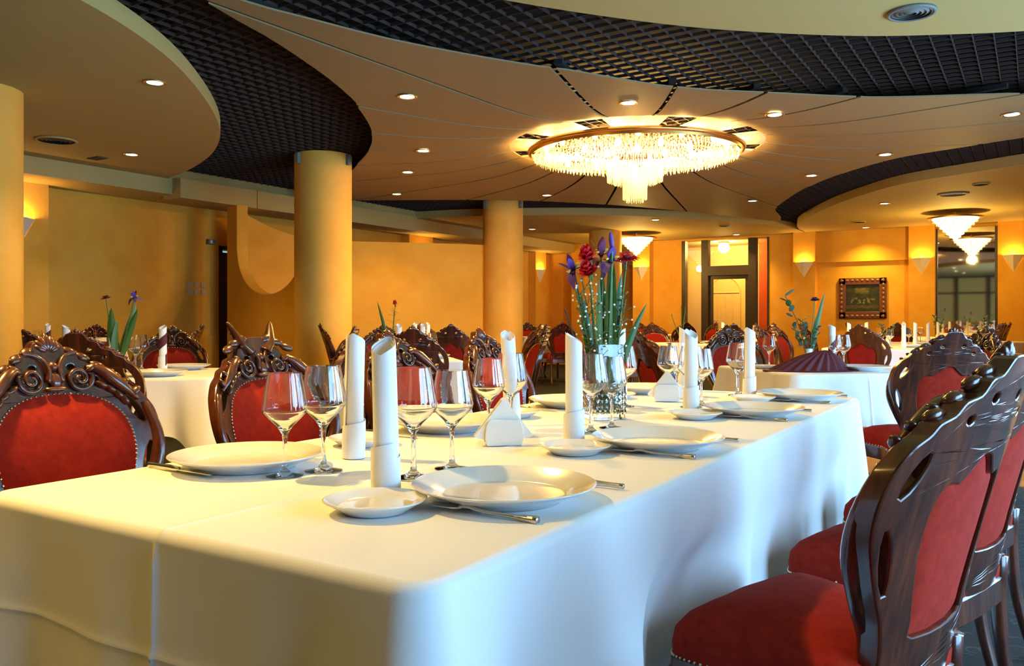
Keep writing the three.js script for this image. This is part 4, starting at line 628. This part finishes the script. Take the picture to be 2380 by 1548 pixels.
function sprig(name, label, base, tip, mat, dot, seed, n, o = {}) {      // branching filler with small blossoms
  const s = thing(name, label, o.cat ?? 'filler flower', base, 0, o.group), r = rng(seed), tp = at(...tip), tw = [sweep([[0, 0, 0], [tp.x * 0.4, tp.y * 0.5, tp.z * 0.4], [tp.x, tp.y, tp.z]], 0.0016, 10, 5)], dots = [];
  for (let k = 0; k < n; k++) { const t = 0.42 + 0.58 * r(), p = V(tp.x * t * t * 0.6 + tp.x * t * 0.4, tp.y * t, tp.z * t), q = p.clone().add(at((r() - 0.5) * 0.11, 0.01 + r() * 0.04, (r() - 0.5) * 0.08)); tw.push(sweep([[p.x, p.y, p.z], [(p.x + q.x) / 2, (p.y + q.y) / 2 + 0.006, (p.z + q.z) / 2], [q.x, q.y, q.z]], 0.0009, 4, 4)); dots.push(new THREE.IcosahedronGeometry(o.size ?? 0.0034, 0).translate(q.x, q.y, q.z)); }
  part('twigs', tw, mat, s).userData.kind = 'stuff'; part('blossoms', dots, dot, s).userData.kind = 'stuff'; return s;
}
function eucalyptus(label, base, tip, seed, n, o = {}) {
  const s = thing('foliage_branch', label, base && (o.cat ?? 'foliage'), base, 0, o.group), r = rng(seed), tp = at(...tip);
  part('stem', [sweep([[0, 0, 0], [tp.x * 0.4, tp.y * 0.55, tp.z * 0.4], [tp.x, tp.y, tp.z]], 0.002, 12, 5)], M.twig, s);
  for (let k = 0; k < n; k++) { const t = (o.from ?? 0.35) + (1 - (o.from ?? 0.35)) * (k / (n - 1)), a = k * 2.4 + r(), L = (o.leaf ?? 0.026) * (0.8 + 0.4 * r()), l = part('leaf', [ball(L, 0, 0, L, 0.0022, L * 0.62, 9)], k % 3 ? M.leafBlue : M.leaf, s); l.position.set(tp.x * t, tp.y * t, tp.z * t); l.rotation.set(0, a, 0.35 + 0.5 * r()); }
  return s;
}
function squareVase(pos) {
  const v = thing('glass_vase', 'clear square glass vase with water in the middle of the long table', 'vase', pos, YAW + 0.25), a = 0.052, b = 0.046, rr = (h, k) => { const s = new (k ? THREE.Path : THREE.Shape)(), c = h * 0.28; s.moveTo(-h + c, -h); s.lineTo(h - c, -h); s.quadraticCurveTo(h, -h, h, -h + c); s.lineTo(h, h - c); s.quadraticCurveTo(h, h, h - c, h); s.lineTo(-h + c, h); s.quadraticCurveTo(-h, h, -h, h - c); s.lineTo(-h, -h + c); s.quadraticCurveTo(-h, -h, -h + c, -h); return s; };
  const sh = rr(a); sh.holes.push(rr(b, true)); const ring = new THREE.ExtrudeGeometry(sh, { depth: 0.202, bevelEnabled: false, curveSegments: 6 }).rotateX(-Math.PI / 2).translate(0, 0.02, 0), bot = new THREE.ExtrudeGeometry(rr(a), { depth: 0.02, bevelEnabled: false, curveSegments: 6 }).rotateX(-Math.PI / 2);
  part('vase_body', [ring, bot], M.glass, v); part('water', [new THREE.ExtrudeGeometry(rr(b - 0.0006), { depth: 0.09, bevelEnabled: false, curveSegments: 6 }).rotateX(-Math.PI / 2).translate(0, 0.0208, 0)], M.water, v);
  const rib = []; for (let k = 0; k < 4; k++) for (let j = 0; j < 6; j++) for (let q = 0; q < 4; q++) { const g = new THREE.OctahedronGeometry(0.0085).scale(1, 1.1, 0.3); g.translate(-0.040 + j * 0.016, 0.022 + q * 0.018, a).rotateY(k * Math.PI / 2); rib.push(g); }
  const m = part('cut_facets', rib, M.glass, v); m.userData.kind = 'stuff'; return v;
}
function ceramicVase(pos, label, s = 1) { const v = solo('flower_vase', [lathe([[0, 0], [0.03, 0], [0.036, 0.02], [0.034, 0.05], [0.022, 0.085], [0.02, 0.1], [0.026, 0.118], [0.0235, 0.118], [0.0175, 0.1], [0.019, 0.084], [0.03, 0.05], [0.031, 0.02], [0, 0.006]], 28)], M.china, label, 'vase', pos, 0, 'small white vases'); v.scale.setScalar(s); return v; }
{ // the big bouquet on the long table
  const vx = -1.102, vz = -2.282, B = (r, t) => { const o = at(r, 0, t); return [vx + o.x, TY + 0.026, vz + o.z]; }, G = 'stems of the big bouquet'; squareVase([vx, TY, vz]);
  stem('iris', 'purple iris leaning out on the left of the big bouquet', B(-0.012, 0.004), [-0.080, 0.415, 0.02], 'iris', M.purplePetal, { group: G, scale: 1.2, nodX: 0.5, nodZ: 0.4, stemMat: M.twig });
  stem('iris', 'purple iris highest in the middle of the big bouquet', B(0.006, -0.012), [-0.012, 0.465, -0.02], 'iris', M.plum, { group: G, scale: 1.3, nodX: 0.3 });
  stem('iris', 'purple iris beside the red carnations of the big bouquet', B(0.012, 0.008), [0.004, 0.440, 0.02], 'iris', M.purplePetal, { group: G, scale: 1.25 });
  stem('carnation', 'red flower at the upper left of the big bouquet', B(-0.018, -0.008), [-0.030, 0.445, 0.03], 'carnation', M.redPetal, { group: G, scale: 1.5, nodX: 0.6 });
  stem('carnation', 'red flower lower on the left of the big bouquet', B(-0.006, 0.014), [-0.044, 0.405, 0.04], 'carnation', M.redPetal, { group: G, scale: 1.35, nodX: 0.8 });
  stem('gerbera', 'flat red gerbera on the right of the big bouquet', B(0.018, 0.0), [0.048, 0.452, 0.01], 'gerbera', M.redPetal, { group: G, nodX: 0.35, nodZ: -0.1, scale: 1.25 });
  stem('iris', 'closed iris bud rising highest from the big bouquet', B(0.004, 0.016), [0.014, 0.480, 0.03], 'bud', M.purplePetal, { group: G, thick: 0.004 });
  [[-0.014, 0.010, 0.36, 0.014, -0.03, -0.03, 0.2, M.leaf, 'dark green blade on the left flank of the big bouquet'], [0.004, -0.016, 0.43, 0.017, -0.01, 0.0, -0.3, M.leaf, 'wide dark green blade at the back of the big bouquet'], [0.024, -0.012, 0.40, 0.016, 0.02, 0.01, 0.5, M.leaf, 'wide green blade at the right back of the big bouquet'], [-0.004, 0.004, 0.35, 0.018, 0.0, 0.0, 0.0, M.leaf, 'short wide dark blade low in the big bouquet'], [0.008, 0.020, 0.47, 0.016, 0.012, -0.004, 0.0, M.leafPale, 'tall pale green blade in the middle of the big bouquet'], [-0.010, 0.018, 0.40, 0.012, -0.012, 0.004, 0.2, M.leafPale, 'slender curved blade in front of the big bouquet'], [0.020, 0.006, 0.42, 0.015, 0.025, 0.012, 0.4, M.leaf, 'dark green blade under the gerbera'], [0.0, -0.010, 0.40, 0.015, 0.0, -0.02, 1.3, M.leaf, 'dark green blade in the core of the big bouquet'], [0.014, 0.012, 0.44, 0.015, 0.016, 0.0, -0.6, M.leaf, 'broad green blade right of the middle of the big bouquet'], [-0.02, 0.0, 0.34, 0.013, -0.04, -0.02, 0.3, M.leaf, 'green blade leaning left in the big bouquet'], [0.022, -0.004, 0.335, 0.013, 0.055, 0.055, 0.1, M.leaf, 'arching green blade bending out to the right']].forEach(([r, t, h, w, lean, curl, turn, m, label]) => leafBlade(label, B(r, t), h, w, lean, curl, turn, m, G));
  sprig('gypsophila', 'white gypsophila sprig at the left of the big bouquet', B(-0.016, 0.012), [-0.075, 0.36, 0.04], M.leaf, M.whitePetal, 31, 22, { group: G }); sprig('gypsophila', 'white gypsophila sprig low in front of the big bouquet', B(-0.004, 0.02), [-0.03, 0.31, 0.06], M.leaf, M.whitePetal, 32, 20, { group: G }); sprig('gypsophila', 'white gypsophila sprig among the red flowers', B(-0.012, -0.004), [-0.06, 0.42, 0.0], M.leaf, M.whitePetal, 33, 16, { group: G }); sprig('gypsophila', 'white gypsophila sprig on the right of the big bouquet', B(0.016, 0.014), [0.04, 0.33, 0.05], M.leaf, M.whitePetal, 34, 14, { group: G });
  eucalyptus('small leaved green branch left in the big bouquet', B(-0.01, 0.006), [-0.07, 0.33, 0.03], 35, 16, { group: G, from: 0.4, leaf: 0.012 }); eucalyptus('small leaved green branch right in the big bouquet', B(0.012, -0.002), [0.045, 0.34, 0.0], 36, 14, { group: G, from: 0.4, leaf: 0.012 });
  stem('bare_twig', 'bare brown twig leaning left out of the big bouquet', B(-0.02, 0.01), [-0.10, 0.30, 0.02], null, null, { group: G, cat: 'twig', stemMat: M.twig });
}
function fanNapkin(pos, turn, label, sx = 0.25, sz = 0.12, h = 0.135) {   // burgundy napkin folded into a spreading pleated fan
  const f = thing('napkin_fan', label, 'napkin', pos, turn, 'burgundy napkin fans');
  part('pleats', [gridGeo(180, 16, (u, v) => { const a = u * 2 * Math.PI, z = Math.abs(((u * 22) % 1) - 0.5) * 2, r = v ** 0.9, k = 1 - 0.16 * z * v; return [sx * 0.38 * (1 - v) + Math.cos(a) * sx * r * k * 0.92, 0.004 + h * (1 - v ** 1.5) * (1 - 0.16 * z * v), Math.sin(a) * sz * r * k]; }, true)], M.burgundy, f);
  part('base_fold', [lathe([[0, 0], [0.97, 0], [1, 0.4], [0.97, 0.8], [0, 0.8]], 40).scale(sx * 1.08, 0.008, sz * 1.1).translate(sx * 0.05, 0, 0)], M.burgundy, f);
}
// square table A
{ const T = 'the left square table', g = 'settings of the left square table', y = TY;
  ceramicVase([-4.24, y, -2.72], 'small white vase behind the nearest left chair'); const b = [-4.24, y + 0.012, -2.72];
  stem('carnation', 'red flower leaning left on ' + T, b, [-0.058, 0.40, 0], 'gerbera', M.darkRed, { group: g, scale: 0.95, leaves: [[0.12, 0.31, 0.026, -0.05, 0.03, 0.2, M.leaf], [0.1, 0.25, 0.022, -0.01, 0.02, 1.0, M.leaf]] }); stem('iris', 'purple iris leaning right on ' + T, b, [0.098, 0.40, 0], 'iris', M.purplePetal, { group: g, scale: 1.0, leaves: [[0.12, 0.30, 0.024, 0.08, 0.02, 0.1, M.leaf], [0.1, 0.34, 0.02, 0.09, 0.0, 0.6, M.leafPale]] });
  roll('striped', -4.22, -2.99, 0.4, 'striped white and burgundy napkin roll right of the nearest left chair', 'striped napkin rolls'); roll('striped', -4.62, -2.66, 2.2, 'striped napkin roll half hidden behind the nearest left chair', 'striped napkin rolls');
  copy(W.plate, [-4.30, y, -3.19], 0, 'dinner plate on ' + T, g); glassCopy(-4.46, -2.98, 1, 'wine glass left of the striped roll on ' + T, g); glassCopy(-4.52, -3.06, 1.05, 'larger wine glass on ' + T, g); glassCopy(-4.05, -2.52, 1.05, 'wine glass hidden by the nearest left chair', g); copy(W.plate, [-3.93, y, -2.75], 0, 'dinner plate on the near corner of ' + T, g); }
{ const y = TY; roll('striped', -7.10, -3.93, 1.0, 'striped napkin roll beside the big left column', 'striped napkin rolls'); glassCopy(-7.24, -3.92, 1.05, 'wine glass left of the column roll', 'settings beside the left column'); glassCopy(-7.16, -3.86, 1, 'smaller wine glass next to the column roll', 'settings beside the left column'); copy(W.plate, [-7.2, y, -4.25], 0, 'dinner plate on the table beside the left column', 'settings beside the left column'); }
{ const y = TY, g = 'settings of the dark red fan table'; fanNapkin([-4.28, y, -4.62], YAW, 'dark red napkin fan left of the third left chair', 0.17, 0.10, 0.12); const p = [-4.25, y, -5.02]; ceramicVase(p, 'small white vase beside the dark red fan'); const b = [p[0], y + 0.012, p[2]];
  stem('carnation', 'small red carnation on the dark red fan table', b, [0.03, 0.40, 0], 'carnation', M.redPetal, { group: g, scale: 1.1 }); sprig('gypsophila', 'bushy green sprig under the small red carnation', b, [0.025, 0.34, 0.02], M.leaf, M.leafPale, 41, 26, { group: g, cat: 'foliage' }); leafBlade('tall dark leaf on the dark red fan table', b, 0.43, 0.014, -0.10, -0.01, 0, M.leaf, g); leafBlade('second dark leaf on the dark red fan table', b, 0.30, 0.014, -0.05, -0.02, 0.3, M.leaf, g);
  roll('striped', -3.95, -4.75, 1.2, 'striped napkin roll on the dark red fan table', 'striped napkin rolls'); roll('roll', -4.2, -5.35, 1.2, 'white napkin roll left behind the third left chair', g); glassCopy(-4.05, -5.28, 1, 'wine glass on the dark red fan table', g); copy(W.plate, [-3.93, y, -5.1], 0, 'dinner plate on the dark red fan table', g); }
{ const y = TY, g = 'settings of the partition table'; roll('roll', -5.72, -7.15, 0.4, 'white napkin roll before the curved partition, left one', g); roll('roll', -5.62, -7.25, 1.4, 'white napkin roll before the curved partition, right one', g); copy(W.plate, [-5.4, y, -7.0], 0, 'dinner plate before the curved partition', g); glassCopy(-5.3, -7.3, 1.05, 'wine glass before the curved partition', g); }
{ const y = TY, g = 'settings of the red fan table'; fanNapkin([-3.72, y, -9.98], YAW, 'flat red napkin fan before the glass door', 0.22, 0.11, 0.06); const p = [-3.86, y, -10.25]; ceramicVase(p, 'small white vase before the glass door'); const b = [p[0], y + 0.012, p[2]];
  for (const [r, h, l] of [[0.0, 0.42, 'upright dark stalk before the glass door'], [0.05, 0.40, 'dark stalk leaning right before the glass door'], [-0.12, 0.32, 'dark twig leaning left before the glass door']]) stem('bare_twig', l, b, [r, h, 0], 'bud', M.leaf, { group: g, cat: 'twig', scale: 0.9, thick: 0.005 });
  roll('roll', -3.35, -10.35, 1.2, 'slim white napkin roll at the glass door post', g); copy(W.plate, [-3.42, y, -10.2], 0, 'dinner plate on the table before the glass door', g); }
{ const y = TY, g = 'settings of the burgundy fan table'; fanNapkin([-1.12, y, -5.02], YAW, 'large burgundy napkin fan behind the long table', 0.26, 0.125, 0.115);
  const p = [-1.19, y, -5.34]; ceramicVase(p, 'small white vase behind the large burgundy fan'); const b = [p[0], y + 0.012, p[2]];
  stem('carnation', 'plum coloured flower above the burgundy fan', b, [0.038, 0.405, 0], 'gerbera', M.plum, { group: g, stemMat: M.leafPale }); leafBlade('tall pointed green spike above the burgundy fan', b, 0.46, 0.016, 0.085, 0.015, 0, M.leaf, g); leafBlade('shorter green blade above the burgundy fan', b, 0.33, 0.014, 0.05, 0.02, 0.4, M.leafPale, g);
  eucalyptus('eucalyptus branch reaching far left above the burgundy fan', b, [-0.145, 0.43, 0], 51, 6, { group: g, from: 0.62, leaf: 0.032 }); eucalyptus('bushy dark green foliage over the burgundy fan', b, [-0.05, 0.28, 0.03], 52, 14, { group: g, from: 0.35, leaf: 0.024 }); eucalyptus('low dark green foliage left of the burgundy vase', b, [-0.10, 0.24, 0.02], 53, 12, { group: g, from: 0.4, leaf: 0.02 }); eucalyptus('dark foliage right of the burgundy vase', b, [0.045, 0.25, 0.04], 54, 10, { group: g, from: 0.4, leaf: 0.02 });
  roll('striped', -1.10, -5.58, 2.4, 'striped napkin roll right of the plum flower', 'striped napkin rolls'); glassCopy(-0.99, -5.36, 1.05, 'wine glass right of the large burgundy fan', g); glassCopy(-1.06, -5.47, 1, 'smaller wine glass behind the large burgundy fan', g); copy(W.plate, [-0.86, y, -5.22], 0, 'dinner plate right of the large burgundy fan', g); glassCopy(-1.42, -5.3, 1, 'wine glass left of the large burgundy fan', g); copy(W.side, [-1.4, y, -5.12], 0, 'small plate left of the large burgundy fan', g); }
// background long tables
{ const y = TY, g = 'settings of the background long tables'; [[-1.15, -9.35, 'bright white napkin roll right of the dark red head chair'], [-1.72, -9.6, 'white napkin roll under the painting frame'], [-1.15, -10.3, 'white napkin roll on the window side of the background table'], [-1.72, -10.7, 'white napkin roll behind the background bouquet'], [-1.15, -11.6, 'white napkin roll at the far end of the background table'], [-1.75, -14.2, 'far white napkin roll left of the mirror'], [-1.25, -13.95, 'far white napkin roll before the mirror post'], [-1.2, -15.3, 'farthest white napkin roll by the mirror']].forEach(([x, z, l], i) => roll('roll', x, z, i * 1.3, l, g));
  [[-1.3, -9.5], [-1.6, -9.9], [-1.25, -10.6], [-1.65, -11.2], [-1.3, -12.2]].forEach(([x, z], i) => glassCopy(x, z, 1, 'wine glass ' + ['first', 'second', 'third', 'fourth', 'fifth'][i] + ' from the head chair on the background table', g)); [[-1.12, -9.9], [-1.78, -10.2], [-1.12, -11.1]].forEach(([x, z], i) => copy(W.plate, [x, y, z], 0, ['near window side', 'door side', 'far window side'][i] + ' dinner plate on the background table', g));
  const p = [-1.28, y, -14.3]; ceramicVase(p, 'small white vase before the wall mirror'); const b = [p[0], y + 0.012, p[2]]; eucalyptus('dark green foliage before the wall mirror', b, [-0.06, 0.34, 0], 61, 14, { group: g, leaf: 0.03 }); eucalyptus('second leafy branch before the wall mirror', b, [0.05, 0.28, 0.03], 62, 12, { group: g, leaf: 0.03 }); stem('iris', 'small dark iris before the wall mirror', b, [0.10, 0.42, 0], 'iris', M.purplePetal, { group: g });
  const q = [-1.45, y, -10.45]; ceramicVase(q, 'small white vase on the background long table'); for (const [r, h, s, l] of [[-0.08, 0.22, 63, 'low green foliage beside the dark red head chair'], [0.06, 0.2, 64, 'low green foliage right of the dark red head chair']]) eucalyptus(l, [q[0], y + 0.012, q[2]], [r, h, 0], s, 12, { group: g, leaf: 0.026 }); }
// table J at the right edge
{ table(-0.62, -13.1, SM, SM, D45, 'square table with greenery at the right edge', 'white cloth under the greenery at the right edge', sq, 'square tables set diagonally'); const y = TY, p = [-0.62, y, -13.1], g = 'greenery at the right edge'; ceramicVase(p, 'small white vase at the right edge'); for (const [r, h, s, l] of [[-0.12, 0.22, 71, 'leafy branch leaning left at the right edge'], [0.02, 0.3, 72, 'upright leafy branch at the right edge'], [0.12, 0.24, 73, 'leafy branch leaning right at the right edge']]) eucalyptus(l, [p[0], y + 0.012, p[2]], [r, h, 0], s, 14, { group: g, leaf: 0.03 });
  sprig('gypsophila', 'white blossoms at the right edge', [p[0], y + 0.012, p[2]], [0.05, 0.2, 0.08], M.leaf, M.whitePetal, 74, 30, { size: 0.009, group: g }); chair(-0.62 + K, -13.1 + K, -1, -1, 'chair with its back turned under the greenery at the right edge', 'chairs round the square tables'); }
// painting
{ const p = thing('painting', 'dark still life painting in a carved gilt red frame on the back wall', 'painting', [-2.865, 1.08, ZB + 0.003]); const w = 0.43, h = 0.79;
  const cv = new THREE.PlaneGeometry(0.6, 0.52).translate(0, h / 2, 0.03); const m = new THREE.Mesh(cv, M.painting); m.name = 'canvas'; p.add(m);
  const bar = (x0, x1, y0, y1) => part('frame_bar', [rb(x1 - x0, y1 - y0, 0.06, 0.012, (x0 + x1) / 2, (y0 + y1) / 2, 0.03)], M.frameWood, p); bar(-w, -w + 0.13, 0, h); bar(w - 0.13, w, 0, h); bar(-w, w, 0, 0.135); bar(-w, w, h - 0.135, h);
  const or = []; for (let k = 0; k < 9; k++) { const t = k / 8; for (const s of [-1, 1]) { or.push(ball(s * (w - 0.05), 0.05 + t * (h - 0.1), 0.062, 0.026, 0.034, 0.014, 7)); or.push(ball(-w + 0.06 + t * (2 * w - 0.12), s > 0 ? h - 0.05 : 0.05, 0.062, 0.036, 0.024, 0.014, 7)); } } const o = part('frame_ornament', or, M.gilt, p, 'gilt carved leaves'); o.userData.kind = 'stuff'; }

scene.traverse((o) => { if (o.isMesh) { o.castShadow = o.receiveShadow = true; } if (o.isPointLight || o.isSpotLight) o.castShadow = true; });
renderer.render(scene, camera);
